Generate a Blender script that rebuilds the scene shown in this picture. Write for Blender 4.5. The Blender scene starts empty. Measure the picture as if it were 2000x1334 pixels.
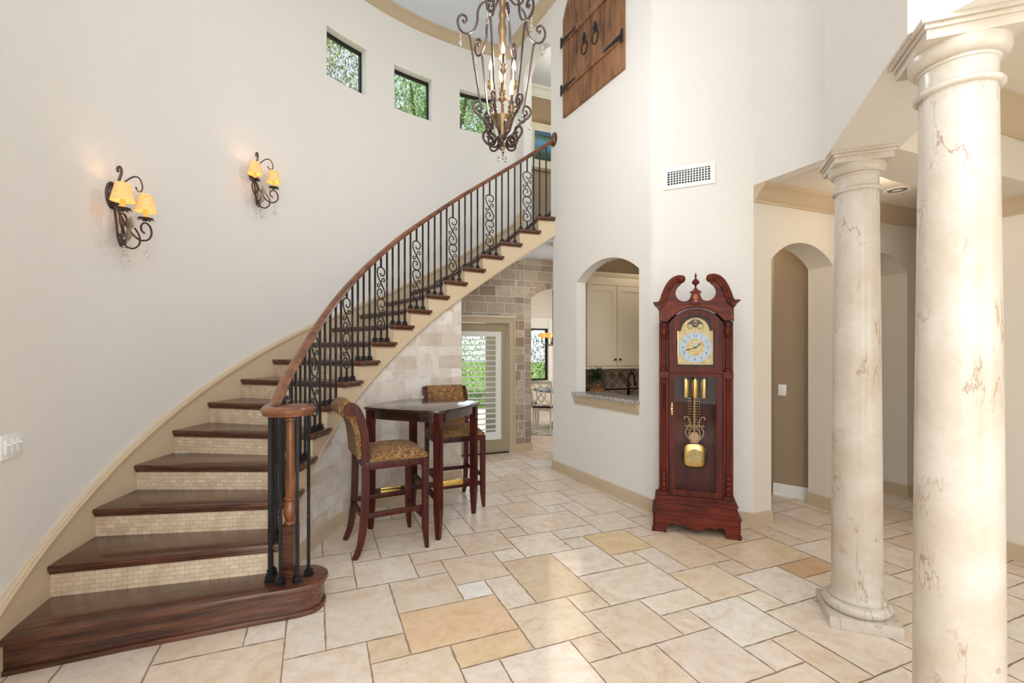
import bpy, bmesh, math, random
from math import sin, cos, pi, sqrt, atan2, radians
from mathutils import Vector, Matrix

random.seed(11)
S = bpy.context.scene
COL = S.collection

# ------------------------------------------------------------ camera, world, large lights, exposure
cam_data = bpy.data.cameras.new('camera')
cam = bpy.data.objects.new('camera', cam_data)
COL.objects.link(cam)
cam.location = (0, 0, 1.55)
cam.rotation_euler = (pi / 2, 0, 0)
cam_data.sensor_width = 36
cam_data.lens = 36 * 930 / 2000
cam_data.shift_y = 0.0077
cam_data.clip_start = 0.02
S.camera = cam
S.view_settings.view_transform = 'Standard'
S.view_settings.look = 'None'
S.view_settings.gamma = 1
S.view_settings.use_curve_mapping = False
S.view_settings.exposure = 0.08

W = bpy.data.worlds.new('world')
S.world = W
W.use_nodes = True
wn = W.node_tree
bg = wn.nodes['Background']
sky = wn.nodes.new('ShaderNodeTexSky')
sky.sky_type = 'NISHITA'
sky.sun_disc = False
sky.sun_elevation = radians(50)
sky.sun_rotation = radians(200)
hz = wn.nodes.new('ShaderNodeMixRGB')
hz.inputs[0].default_value = 0.75
hz.inputs[2].default_value = (3.6, 3.8, 4.0, 1)
wn.links.new(sky.outputs[0], hz.inputs[1])
wn.links.new(hz.outputs[0], bg.inputs[0])
bg.inputs[1].default_value = 0.28


def area(name, loc, target, sx, sy, power, color=(1, 1, 1), spread=180):
    d = bpy.data.lights.new(name, 'AREA')
    d.shape = 'RECTANGLE'
    d.size = sx
    d.size_y = sy
    d.energy = power
    d.color = color
    d.spread = radians(spread)
    o = bpy.data.objects.new(name, d)
    COL.objects.link(o)
    o.location = loc
    v = Vector(target) - Vector(loc)
    o.rotation_euler = v.to_track_quat('-Z', 'Y').to_euler()
    return o


def point(name, loc, power, color=(1, 0.75, 0.5), r=0.03):
    d = bpy.data.lights.new(name, 'POINT')
    d.energy = power
    d.color = color
    d.shadow_soft_size = r
    o = bpy.data.objects.new(name, d)
    COL.objects.link(o)
    o.location = loc
    return o


sun_d = bpy.data.lights.new('sun', 'SUN')
sun_d.energy = 6.5
sun_d.angle = radians(2)
sun_d.color = (1, 0.95, 0.86)
sun = bpy.data.objects.new('sun', sun_d)
COL.objects.link(sun)
sun.rotation_euler = (radians(30), 0, radians(-30))
area('entry_fill', (0.3, -2.1, 2.4), (-1.0, 3.5, 1.9), 3.2, 4.0, 150, (0.94, 0.975, 1.0))  # fill light added behind the camera to brighten the stair hall
area('upper_entry_fill', (0.3, -1.3, 5.7), (-0.3, 4.0, 2.4), 2.6, 0.9, 60, (0.96, 0.98, 1.0))  # high fill added to lift the upper and left walls
area('great_room_fill', (3.4, -1.0, 1.5), (-2.2, 2.6, 1.6), 1.8, 2.0, 26, (0.93, 0.97, 1.0))  # fill added at the right, aimed across to brighten the left wall
area('dining_window_daylight', (2.6, 10.6, 1.7), (0.6, 8.0, 1.0), 1.6, 1.6, 55, (1.0, 0.99, 0.96))
area('door_glass_daylight', (-0.75, 6.78, 1.05), (-0.6, 5.0, 0.9), 0.5, 1.5, 3, (0.95, 0.98, 1.0))


# ------------------------------------------------------------ colour and material helpers
def lin(c):
    def f(v):
        v /= 255.0
        return v / 12.92 if v <= 0.04045 else ((v + 0.055) / 1.055) ** 2.4
    return (f(c[0]), f(c[1]), f(c[2]), 1)


class M:
    """small node graph helper"""
    def __init__(s, name, rough=0.6, metal=0.0, base=(200, 200, 200), spec=0.5):
        s.m = bpy.data.materials.new(name)
        s.m.use_nodes = True
        s.nt = s.m.node_tree
        s.b = s.nt.nodes['Principled BSDF']
        s.b.inputs['Roughness'].default_value = rough
        s.b.inputs['Metallic'].default_value = metal
        s.b.inputs['Base Color'].default_value = lin(base)
        s.b.inputs['Specular IOR Level'].default_value = spec

    def n(s, t, **kw):
        x = s.nt.nodes.new('ShaderNode' + t)
        for k, v in kw.items():
            if k in x.inputs:
                x.inputs[k].default_value = v
            else:
                setattr(x, k, v)
        return x

    def l(s, a, b):
        s.nt.links.new(a, b)

    def coords(s, kind='Object', scale=(1, 1, 1), rot=(0, 0, 0)):
        tc = s.n('TexCoord')
        mp = s.n('Mapping')
        mp.inputs['Scale'].default_value = scale
        mp.inputs['Rotation'].default_value = rot
        s.l(tc.outputs[kind], mp.inputs[0])
        return mp.outputs[0]

    def ramp(s, fac, stops):
        r = s.n('ValToRGB')
        e = r.color_ramp.elements
        while len(e) < len(stops):
            e.new(0.5)
        for i, (p, c) in enumerate(stops):
            e[i].position = p
            e[i].color = lin(c) if max(c) > 2 else (*c, 1)
        s.l(fac, r.inputs[0])
        return r.outputs[0]

    def mix(s, fac, a, b, mode='MIX'):
        x = s.n('MixRGB', blend_type=mode)
        for i, v in ((0, fac), (1, a), (2, b)):
            if hasattr(v, 'links'):
                s.l(v, x.inputs[i])
            else:
                x.inputs[i].default_value = v
        return x.outputs[0]

    def col(s, out):
        s.l(out, s.b.inputs['Base Color'])

    def bump(s, h, strength=0.2, dist=0.01):
        x = s.n('Bump')
        x.inputs['Strength'].default_value = strength
        x.inputs['Distance'].default_value = dist
        s.l(h, x.inputs['Height'])
        s.l(x.outputs[0], s.b.inputs['Normal'])


MAT = {}


def paint(key, base, rough=0.55, tex=0.0):
    g = M(key, rough, 0, base, 0.3)
    if tex:
        c = g.coords('Object', (1, 1, 1))
        n1 = g.n('TexNoise', Scale=7.0, Detail=4.0, Roughness=0.6, Distortion=1.6)
        g.l(c, n1.inputs['Vector'])
        n2 = g.n('TexNoise', Scale=38.0, Detail=3.0, Distortion=0.8)
        g.l(c, n2.inputs['Vector'])
        h = g.mix(0.35, n1.outputs['Fac'], n2.outputs['Fac'])
        r = g.ramp(h, [(0.44, (0, 0, 0)), (0.56, (1, 1, 1))])
        g.bump(r, tex, 0.004)
    MAT[key] = g.m
    return g


def simple(key, base, rough=0.5, metal=0.0, spec=0.5):
    g = M(key, rough, metal, base, spec)
    MAT[key] = g.m
    return g


def wood(key, c0, c1, c2, rough=0.25, scale=(3, 40, 40), coat=0.3, spec=0.5):
    g = M(key, rough, 0, c1, 0.3 if ('cherry' in key or 'mahogany' in key) else spec)
    c = g.coords('Object', scale)
    n = g.n('TexNoise', Scale=1.0, Detail=6.0, Roughness=0.62, Distortion=0.6)
    g.l(c, n.inputs['Vector'])
    n2 = g.n('TexNoise', Scale=2.2, Detail=2.0)
    g.l(g.coords('Object', (1, 1, 1)), n2.inputs['Vector'])
    f = g.mix(0.3, n.outputs['Fac'], n2.outputs['Fac'])
    g.col(g.ramp(f, [(0.36, c0), (0.5, c1), (0.66, c2)]))
    g.b.inputs['Coat Weight'].default_value = coat
    g.b.inputs['Coat Roughness'].default_value = 0.18
    g.bump(n.outputs['Fac'], 0.06, 0.002)
    MAT[key] = g.m
    return g


paint('wall_paint', (232, 228, 222), 0.6, 0.28)
paint('hall_paint', (226, 217, 203), 0.6, 0.15)
paint('tan_paint', (160, 139, 113), 0.6, 0.1)
paint('ceiling_paint', (228, 235, 246), 0.7)
paint('trim_beige', (198, 178, 150), 0.4)
paint('trim_white', (236, 234, 228), 0.35)
paint('stringer_paint', (212, 190, 159), 0.45)
paint('door_paint', (172, 158, 128), 0.4)
paint('plate_white', (240, 239, 235), 0.3)
paint('cabinet_paint', (220, 208, 184), 0.4)
paint('patio_stucco', (150, 138, 122), 0.8, 0.2)
simple('patio_concrete', (150, 146, 140), 0.8)
simple('patio_grey', (112, 118, 122), 0.6)
simple('black_iron', (42, 41, 43), 0.42, 0.5)
simple('bronze_iron', (92, 78, 72), 0.42, 0.7)
simple('dark_bronze', (38, 26, 22), 0.3, 0.7)
simple('black_frame', (18, 17, 16), 0.4)
simple('polished_brass', (214, 180, 104), 0.2, 1.0)
simple('dull_gold', (156, 128, 96), 0.4, 0.8)
simple('silver_metal', (190, 190, 190), 0.3, 0.9)
simple('dark_void', (14, 13, 12), 0.9)
wood('tread_wood', (46, 24, 15), (84, 49, 33), (114, 72, 50), 0.24, (2.5, 45, 45), 0.35)
wood('rail_wood', (70, 36, 20), (116, 66, 40), (146, 92, 58), 0.3, (9, 9, 9), 0.4)
wood('newel_wood', (74, 38, 18), (126, 72, 34), (158, 98, 50), 0.32, (42, 42, 4), 0.35)
wood('cherry_wood', (46, 11, 5), (84, 24, 11), (108, 38, 18), 0.5, (30, 30, 3), 0.0)
wood('cherry_wood_wide', (54, 14, 6), (95, 30, 14), (120, 46, 22), 0.5, (4, 30, 30), 0.0)
wood('inlay_wood', (150, 72, 28), (178, 92, 40), (200, 118, 60), 0.3, (30, 30, 6), 0.4)
wood('mahogany_wood', (34, 8, 4), (66, 18, 9), (92, 30, 15), 0.4, (34, 34, 3), 0.06)
wood('table_top_wood', (30, 18, 15), (50, 31, 26), (66, 43, 36), 0.16, (3, 30, 30), 0.5)
wood('rustic_wood', (84, 56, 38), (136, 94, 62), (162, 118, 82), 0.65, (14, 14, 1.6), 0.0)
wood('white_chair_wood', (196, 190, 174), (214, 208, 192), (226, 222, 208), 0.45, (10, 10, 4), 0.0)

# travertine floor: tile colour carried per tile in an attribute
g = M('floor_travertine', 0.33, 0, (220, 200, 175), 0.5)
at = g.n('Attribute', attribute_name='tint')
c = g.coords('Object', (1, 1, 1))
n1 = g.n('TexNoise', Scale=4.2, Detail=8.0, Roughness=0.68, Distortion=1.8)
g.l(c, n1.inputs['Vector'])
v = g.ramp(n1.outputs['Fac'], [(0.30, (0.90, 0.80, 0.70)), (0.41, (0.96, 0.91, 0.85)), (0.50, (1.0, 0.99, 0.98)), (0.60, (1.05, 1.06, 1.07)), (0.68, (1.0, 0.96, 0.92)), (0.78, (0.92, 0.83, 0.74))])
k = g.mix(0.9, at.outputs['Color'], v, 'MULTIPLY')
n3 = g.n('TexNoise', Scale=17.0, Detail=6.0, Roughness=0.7, Distortion=0.6)
g.l(c, n3.inputs['Vector'])
k = g.mix(0.7, k, g.ramp(n3.outputs['Fac'], [(0.34, (0.90, 0.86, 0.82)), (0.5, (1.0, 1.0, 1.0)), (0.64, (1.05, 1.05, 1.06))]), 'MULTIPLY')
n2 = g.n('TexNoise', Scale=60.0, Detail=3.0)
g.l(c, n2.inputs['Vector'])
pit = g.ramp(n2.outputs['Fac'], [(0.66, (1, 1, 1)), (0.74, (0.78, 0.68, 0.56))])
k = g.mix(0.5, k, pit, 'MULTIPLY')
g.col(k)
rr = g.n('MapRange')
g.l(n1.outputs['Fac'], rr.inputs[0])
rr.inputs['To Min'].default_value = 0.24
rr.inputs['To Max'].default_value = 0.42
g.l(rr.outputs[0], g.b.inputs['Roughness'])
g.bump(n1.outputs['Fac'], 0.12, 0.004)
MAT['floor_travertine'] = g.m
simple('floor_grout', (160, 138, 118), 0.9)

# stone brick cladding
g = M('stone_brick', 0.55, 0, (200, 190, 178), 0.3)
at = g.n('Attribute', attribute_name='tint')
c = g.coords('Object', (1, 1, 1))
n1 = g.n('TexNoise', Scale=9.0, Detail=6.0, Roughness=0.7, Distortion=0.8)
g.l(c, n1.inputs['Vector'])
v = g.ramp(n1.outputs['Fac'], [(0.32, (0.78, 0.70, 0.63)), (0.5, (0.96, 0.93, 0.9)), (0.66, (1.06, 1.05, 1.04))])
g.col(g.mix(0.9, at.outputs['Color'], v, 'MULTIPLY'))
g.bump(n1.outputs['Fac'], 0.3, 0.004)
MAT['stone_brick'] = g.m
simple('stone_grout', (236, 231, 224), 0.9)

# mosaic riser
g = M('riser_mosaic', 0.5, 0, (205, 180, 150), 0.3)
tc = g.n('TexCoord')
br = g.n('TexBrick')
g.l(tc.outputs['UV'], br.inputs['Vector'])
br.inputs['Scale'].default_value = 1.0
br.inputs['Brick Width'].default_value = 0.052
br.inputs['Row Height'].default_value = 0.0255
br.inputs['Mortar Size'].default_value = 0.0016
br.inputs['Mortar Smooth'].default_value = 0.3
br.inputs['Bias'].default_value = 0.0
br.inputs['Color1'].default_value = lin((230, 211, 186))
br.inputs['Color2'].default_value = lin((214, 192, 164))
br.inputs['Mortar'].default_value = lin((188, 165, 136))
n1 = g.n('TexNoise', Scale=14.0, Detail=3.0)
g.l(tc.outputs['UV'], n1.inputs['Vector'])
v = g.ramp(n1.outputs['Fac'], [(0.35, (0.86, 0.82, 0.76)), (0.6, (1.04, 1.03, 1.02))])
g.col(g.mix(0.8, br.outputs['Color'], v, 'MULTIPLY'))
g.bump(br.outputs['Fac'], -0.3, 0.002)
MAT['riser_mosaic'] = g.m

# marble columns
g = M('column_marble', 0.3, 0, (222, 214, 202), 0.5)
c = g.coords('Object', (1, 1, 1), (0.35, 0.2, 0))
n1 = g.n('TexNoise', Scale=3.0, Detail=5.0, Roughness=0.6)
g.l(c, n1.inputs['Vector'])
nf = g.n('TexNoise', Scale=46.0, Detail=4.0, Distortion=1.0)
g.l(c, nf.inputs['Vector'])
bc = g.ramp(n1.outputs['Fac'], [(0.35, (194, 180, 162)), (0.52, (205, 195, 182)), (0.68, (214, 207, 198))])
bc = g.mix(0.35, bc, g.ramp(nf.outputs['Fac'], [(0.38, (0.9, 0.87, 0.82)), (0.6, (1.03, 1.03, 1.03))]), 'MULTIPLY')
nd = g.n('TexNoise', Scale=2.6, Detail=9.0, Roughness=0.62, Distortion=0.3)
g.l(g.coords('Object', (1.9, 1.9, 0.6), (0.7, 0.5, 0)), nd.inputs['Vector'])
ab = g.n('Math', operation='SUBTRACT')
g.l(nd.outputs['Fac'], ab.inputs[0])
ab.inputs[1].default_value = 0.5
ab2 = g.n('Math', operation='ABSOLUTE')
g.l(ab.outputs[0], ab2.inputs[0])
vein = g.ramp(ab2.outputs[0], [(0.0, (1, 1, 1)), (0.011, (0, 0, 0))])
nm = g.n('TexNoise', Scale=4.5, Detail=3.0)
g.l(c, nm.inputs['Vector'])
mask = g.ramp(nm.outputs['Fac'], [(0.46, (0, 0, 0)), (0.56, (0.9, 0.9, 0.9))])
vm = g.mix(1.0, vein, mask, 'MULTIPLY')
g.col(g.mix(vm, bc, lin((150, 118, 88))))
g.b.inputs['Coat Weight'].default_value = 0.12
g.b.inputs['Coat Roughness'].default_value = 0.1
MAT['column_marble'] = g.m

# granite
g = M('granite', 0.2, 0, (170, 165, 160), 0.5)
c = g.coords('Object', (1, 1, 1))
vv = g.n('TexVoronoi', Scale=190.0)
g.l(c, vv.inputs['Vector'])
g.col(g.ramp(vv.outputs['Color'], [(0.15, (70, 62, 58)), (0.4, (150, 142, 136)), (0.7, (205, 200, 194))]))
MAT['granite'] = g.m

# diagonal backsplash tile
g = M('backsplash_tile', 0.4, 0, (150, 130, 112), 0.4)
tc = g.n('TexCoord')
mp = g.n('Mapping')
mp.inputs['Rotation'].default_value = (0, 0, radians(45))
g.l(tc.outputs['UV'], mp.inputs[0])
br = g.n('TexBrick', offset=0.0)
g.l(mp.outputs[0], br.inputs['Vector'])
br.inputs['Scale'].default_value = 1.0
br.inputs['Brick Width'].default_value = 0.098
br.inputs['Row Height'].default_value = 0.098
br.inputs['Mortar Size'].default_value = 0.003
br.inputs['Color1'].default_value = lin((176, 152, 132))
br.inputs['Color2'].default_value = lin((120, 92, 76))
br.inputs['Mortar'].default_value = lin((196, 180, 160))
n1 = g.n('TexNoise', Scale=30.0, Detail=4.0)
g.l(tc.outputs['UV'], n1.inputs['Vector'])
g.col(g.mix(0.7, br.outputs['Color'], g.ramp(n1.outputs['Fac'], [(0.35, (0.8, 0.78, 0.75)), (0.6, (1.05, 1.05, 1.05))]), 'MULTIPLY'))
MAT['backsplash_tile'] = g.m

# tapestry fabric
g = M('tapestry_fabric', 0.85, 0, (150, 110, 66), 0.2)
c = g.coords('Object', (1, 1, 1))
n1 = g.n('TexNoise', Scale=48.0, Detail=5.0, Roughness=0.6, Distortion=2.2)
g.l(c, n1.inputs['Vector'])
n2 = g.n('TexNoise', Scale=7.0, Detail=3.0, Distortion=1.2)
g.l(c, n2.inputs['Vector'])
a = g.ramp(n1.outputs['Fac'], [(0.38, (66, 44, 28)), (0.47, (118, 84, 52)), (0.54, (146, 112, 74)), (0.64, (176, 146, 104))])
b = g.ramp(n2.outputs['Fac'], [(0.36, (0.95, 0.80, 0.66)), (0.62, (1.02, 1.0, 0.92))])
g.col(g.mix(0.8, a, b, 'MULTIPLY'))
g.b.inputs['Sheen Weight'].default_value = 0.05
g.bump(n1.outputs['Fac'], 0.3, 0.002)
MAT['tapestry_fabric'] = g.m

# glass kinds
def glass(key, base=(255, 255, 255), rough=0.0, ior=1.45):
    g = M(key, rough, 0, base)
    g.b.inputs['Transmission Weight'].default_value = 1.0
    g.b.inputs['IOR'].default_value = ior
    MAT[key] = g.m


def pane(key, tint=(1, 1, 1), gloss=0.08):
    m = bpy.data.materials.new(key)
    m.use_nodes = True
    nt = m.node_tree
    nt.nodes.remove(nt.nodes['Principled BSDF'])
    tr = nt.nodes.new('ShaderNodeBsdfTransparent')
    tr.inputs[0].default_value = (*tint, 1)
    gl = nt.nodes.new('ShaderNodeBsdfGlossy')
    gl.inputs['Roughness'].default_value = 0.02
    mx = nt.nodes.new('ShaderNodeMixShader')
    mx.inputs[0].default_value = gloss
    nt.links.new(tr.outputs[0], mx.inputs[1])
    nt.links.new(gl.outputs[0], mx.inputs[2])
    nt.links.new(mx.outputs[0], nt.nodes['Material Output'].inputs[0])
    MAT[key] = m


glass('crystal')
pane('window_glass', (0.97, 0.99, 0.98), 0.05)
pane('clock_glass', (0.97, 0.97, 0.97), 0.014)


def emit(key, col, strength):
    m = bpy.data.materials.new(key)
    m.use_nodes = True
    nt = m.node_tree
    b = nt.nodes['Principled BSDF']
    b.inputs['Base Color'].default_value = lin(col)
    b.inputs['Emission Color'].default_value = lin(col)
    b.inputs['Emission Strength'].default_value = strength
    MAT[key] = m


emit('bulb_glow', (255, 218, 170), 7)
emit('candle_sleeve_glow', (226, 170, 84), 0.5)
emit('amber_glass_glow', (232, 160, 84), 0.9)
# lit fabric lampshade: the bulb's light through it is put in as emission
g = M('lampshade_fabric', 0.8, 0, (226, 168, 96), 0.2)
c = g.coords('Object', (1, 1, 6))
n1 = g.n('TexNoise', Scale=30.0, Detail=3.0)
g.l(c, n1.inputs['Vector'])
sc = g.ramp(n1.outputs['Fac'], [(0.35, (226, 172, 108)), (0.65, (238, 192, 130))])
g.col(sc)
g.l(sc, g.b.inputs['Emission Color'])
g.b.inputs['Emission Strength'].default_value = 0.42
MAT['lampshade_fabric'] = g.m

# foliage
g = M('tree_leaves', 0.55, 0, (100, 140, 60), 0.3)
at = g.n('Attribute', attribute_name='tint')
g.col(at.outputs['Color'])
g.b.inputs['Transmission Weight'].default_value = 0.0
MAT['tree_leaves'] = g.m
tl = g.n('BsdfTranslucent')
g.l(at.outputs['Color'], tl.inputs[0])
mx = g.n('MixShader')
mx.inputs[0].default_value = 0.4
g.l(g.b.outputs[0], mx.inputs[1])
g.l(tl.outputs[0], mx.inputs[2])
g.l(mx.outputs[0], g.nt.nodes['Material Output'].inputs[0])
simple('bark', (84, 70, 58), 0.9)
g = M('lawn_grass', 0.9, 0, (92, 120, 60), 0.1)
n1 = g.n('TexNoise', Scale=4.0, Detail=5.0)
g.l(g.coords('Object'), n1.inputs['Vector'])
g.col(g.ramp(n1.outputs['Fac'], [(0.35, (70, 96, 44)), (0.65, (128, 150, 84))]))
MAT['lawn_grass'] = g.m


# ------------------------------------------------------------ mesh helpers
class MB:
    def __init__(s, mat=None):
        s.v = []
        s.f = []
        s.mi = []
        s.tint = []
        s.uv = {}
        s.T = mat or Matrix.Identity(4)

    def add(s, vs, fs, mi=0, tint=None):
        o = len(s.v)
        s.v += [s.T @ Vector(p) for p in vs]
        for f in fs:
            s.f.append(tuple(i + o for i in f))
            s.mi.append(mi)
            s.tint.append(tint)
        return o

    def box(s, c, d, mi=0, rz=0.0, tint=None, R=None):
        x, y, z = d[0] / 2, d[1] / 2, d[2] / 2
        R = R or Matrix.Rotation(rz, 3, 'Z')
        C = Vector(c)
        vs = [C + R @ Vector((sx * x, sy * y, sz * z)) for sz in (-1, 1) for sx, sy in ((-1, -1), (1, -1), (1, 1), (-1, 1))]
        s.add(vs, [(3, 2, 1, 0), (4, 5, 6, 7), (0, 1, 5, 4), (1, 2, 6, 5), (2, 3, 7, 6), (3, 0, 4, 7)], mi, tint)

    def prism(s, poly, a, b, axis='z', mi=0):
        """poly: 2D points (axis z: x,y ; axis y: x,z ; axis x: y,z), extruded from a to b"""
        n = len(poly)

        def P(p, t):
            return (p[0], p[1], t) if axis == 'z' else ((p[0], t, p[1]) if axis == 'y' else (t, p[0], p[1]))
        vs = [P(p, a) for p in poly] + [P(p, b) for p in poly]
        fs = [tuple(range(n))[::-1], tuple(range(n, 2 * n))] + [(i, (i + 1) % n, n + (i + 1) % n, n + i) for i in range(n)]
        s.add(vs, fs, mi)

    def tube(s, pts, r, n=6, closed=False, mi=0, cap=True, flat=None):
        P = [Vector(p) for p in pts]
        m = len(P)
        rr = r if isinstance(r, (list, tuple)) else [r] * m
        up = None
        rings = []
        for i in range(m):
            if closed:
                t = P[(i + 1) % m] - P[i - 1]
            else:
                t = P[min(i + 1, m - 1)] - P[max(i - 1, 0)]
            if t.length < 1e-9:
                t = Vector((0, 0, 1))
            t.normalize()
            if up is None:
                up = Vector((0, 0, 1)) if abs(t.z) < 0.9 else Vector((1, 0, 0))
                up = (up - t * up.dot(t)).normalized()
            else:
                up = up - t * up.dot(t)
                up = up.normalized() if up.length > 1e-6 else t.orthogonal().normalized()
            b = t.cross(up)
            k = flat or 1.0
            rings.append([P[i] + (up * cos(2 * pi * j / n) * k + b * sin(2 * pi * j / n)) * rr[i] for j in range(n)])
        vs = [q for R in rings for q in R]
        fs = []
        mm = m if closed else m - 1
        for i in range(mm):
            a, c = i * n, ((i + 1) % m) * n
            for j in range(n):
                fs.append((a + j, a + (j + 1) % n, c + (j + 1) % n, c + j))
        if cap and not closed:
            fs.append(tuple(range(n))[::-1])
            fs.append(tuple(range((m - 1) * n, m * n)))
        s.add(vs, fs, mi)

    def lathe(s, prof, n=16, c=(0, 0, 0), mi=0, flute=0, sx=1.0, sy=1.0):
        """prof: list of (r, z)"""
        vs = []
        for r, z in prof:
            for j in range(n):
                a = 2 * pi * j / n
                q = r * (1 - (flute * (j % 2)))
                vs.append((c[0] + q * cos(a) * sx, c[1] + q * sin(a) * sy, c[2] + z))
        fs = []
        m = len(prof)
        for i in range(m - 1):
            for j in range(n):
                fs.append((i * n + j, i * n + (j + 1) % n, (i + 1) * n + (j + 1) % n, (i + 1) * n + j))
        fs.append(tuple(range(n))[::-1])
        fs.append(tuple(range((m - 1) * n, m * n)))
        s.add(vs, fs, mi)

    def sweep(s, prof, path, closed=False, mi=0):
        """prof: 2D (out, z) profile ; path: list of (Vector pos, Vector outdir)"""
        n = len(prof)
        vs = []
        for p, o in path:
            p = Vector(p)
            o = Vector(o)
            for a, z in prof:
                vs.append(p + o * a + Vector((0, 0, z)))
        fs = []
        m = len(path)
        for i in range(m - 1 if not closed else m):
            a, c = i * n, ((i + 1) % m) * n
            for j in range(n):
                fs.append((a + j, a + (j + 1) % n, c + (j + 1) % n, c + j))
        if not closed:
            fs.append(tuple(range(n))[::-1])
            fs.append(tuple(range((m - 1) * n, m * n)))
        s.add(vs, fs, mi)

    def sphere(s, c, r, n=12, m=8, mi=0, sc=(1, 1, 1)):
        prof = []
        vs = [(c[0], c[1], c[2] - r * sc[2])]
        for i in range(1, m):
            a = -pi / 2 + pi * i / m
            for j in range(n):
                b = 2 * pi * j / n
                vs.append((c[0] + r * cos(a) * cos(b) * sc[0], c[1] + r * cos(a) * sin(b) * sc[1], c[2] + r * sin(a) * sc[2]))
        vs.append((c[0], c[1], c[2] + r * sc[2]))
        fs = [(0, 1 + (j + 1) % n, 1 + j) for j in range(n)]
        for i in range(m - 2):
            for j in range(n):
                a, b = 1 + i * n, 1 + (i + 1) * n
                fs.append((a + j, a + (j + 1) % n, b + (j + 1) % n, b + j))
        L = len(vs) - 1
        a = 1 + (m - 2) * n
        fs += [(a + j, a + (j + 1) % n, L) for j in range(n)]
        s.add(vs, fs, mi)

    def build(s, name, mats, parent=None, smooth=35, loc=None, bevel=0.0, world=False, rotz=None, uvfn=None, recalc=True, seg=2):
        me = bpy.data.meshes.new(name)
        T = None
        if world and parent is not None:
            T = parent.matrix_basis.inverted() if parent.parent is None else (parent.parent.matrix_basis @ parent.matrix_basis).inverted()
        elif loc is not None and world:
            T = (Matrix.Translation(loc) @ Matrix.Rotation(rotz or 0, 4, 'Z')).inverted()
        vs = [(T @ p if T else p) for p in s.v]
        me.from_pydata([tuple(p) for p in vs], [], s.f)
        if not isinstance(mats, (list, tuple)):
            mats = [mats]
        for m in mats:
            me.materials.append(MAT[m])
        me.polygons.foreach_set('material_index', s.mi)
        if any(t is not None for t in s.tint):
            at = me.color_attributes.new('tint', 'FLOAT_COLOR', 'CORNER')
            for p, t in zip(me.polygons, s.tint):
                t = t or (0.5, 0.5, 0.5, 1)
                for li in p.loop_indices:
                    at.data[li].color = t
        if uvfn:
            uv = me.uv_layers.new(name='UVMap')
            for p in me.polygons:
                for li in p.loop_indices:
                    uv.data[li].uv = uvfn(s.v[me.loops[li].vertex_index], p)
        if recalc or bevel:
            bm = bmesh.new()
            bm.from_mesh(me)
            if bevel:
                bmesh.ops.remove_doubles(bm, verts=bm.verts, dist=1e-5)
            bmesh.ops.recalc_face_normals(bm, faces=bm.faces)
            if bevel:
                es = [e for e in bm.edges if len(e.link_faces) == 2 and e.calc_face_angle(0) > 0.6]
                bmesh.ops.bevel(bm, geom=es, offset=bevel, segments=seg, affect='EDGES', profile=0.6, clamp_overlap=True)
            bm.to_mesh(me)
            bm.free()
        if smooth:
            me.polygons.foreach_set('use_smooth', [True] * len(me.polygons))
            me.set_sharp_from_angle(angle=radians(smooth))
        o = bpy.data.objects.new(name, me)
        COL.objects.link(o)
        if parent is not None:
            o.parent = parent
            if loc is not None and not world:
                o.location = loc
                if rotz:
                    o.rotation_euler = (0, 0, rotz)
        elif loc is not None:
            o.location = loc
            if rotz:
                o.rotation_euler = (0, 0, rotz)
        return o


def tag(o, label, cat, group=None, kind=None):
    if label:
        o['label'] = label
    if cat:
        o['category'] = cat
    if group:
        o['group'] = group
    if kind:
        o['kind'] = kind
    return o


def thing(name, label, cat, loc=(0, 0, 0), rotz=0.0, group=None):
    o = bpy.data.objects.new(name, None)
    o.empty_display_size = 0.1
    COL.objects.link(o)
    o.location = loc
    o.rotation_euler = (0, 0, rotz)
    o.matrix_basis = Matrix.Translation(loc) @ Matrix.Rotation(rotz, 4, 'Z')
    return tag(o, label, cat, group)


def struct(mb, name, mats, label, cat='wall', **kw):
    o = mb.build(name, mats, **kw)
    return tag(o, label, cat, None, 'structure')


def copy_tree(o, parent=None):
    c = o.copy()
    COL.objects.link(c)
    if parent is not None:
        c.parent = parent
    for ch in [x for x in COL.objects if x.parent == o]:
        copy_tree(ch, c)
    return c


def arch(s0, s1, zs, za):
    w, h = (s1 - s0) / 2, za - zs
    R = (w * w + h * h) / (2 * h)
    c = (s0 + s1) / 2
    return lambda s: za - R + sqrt(max(R * R - (s - c) ** 2, 0))


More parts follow.
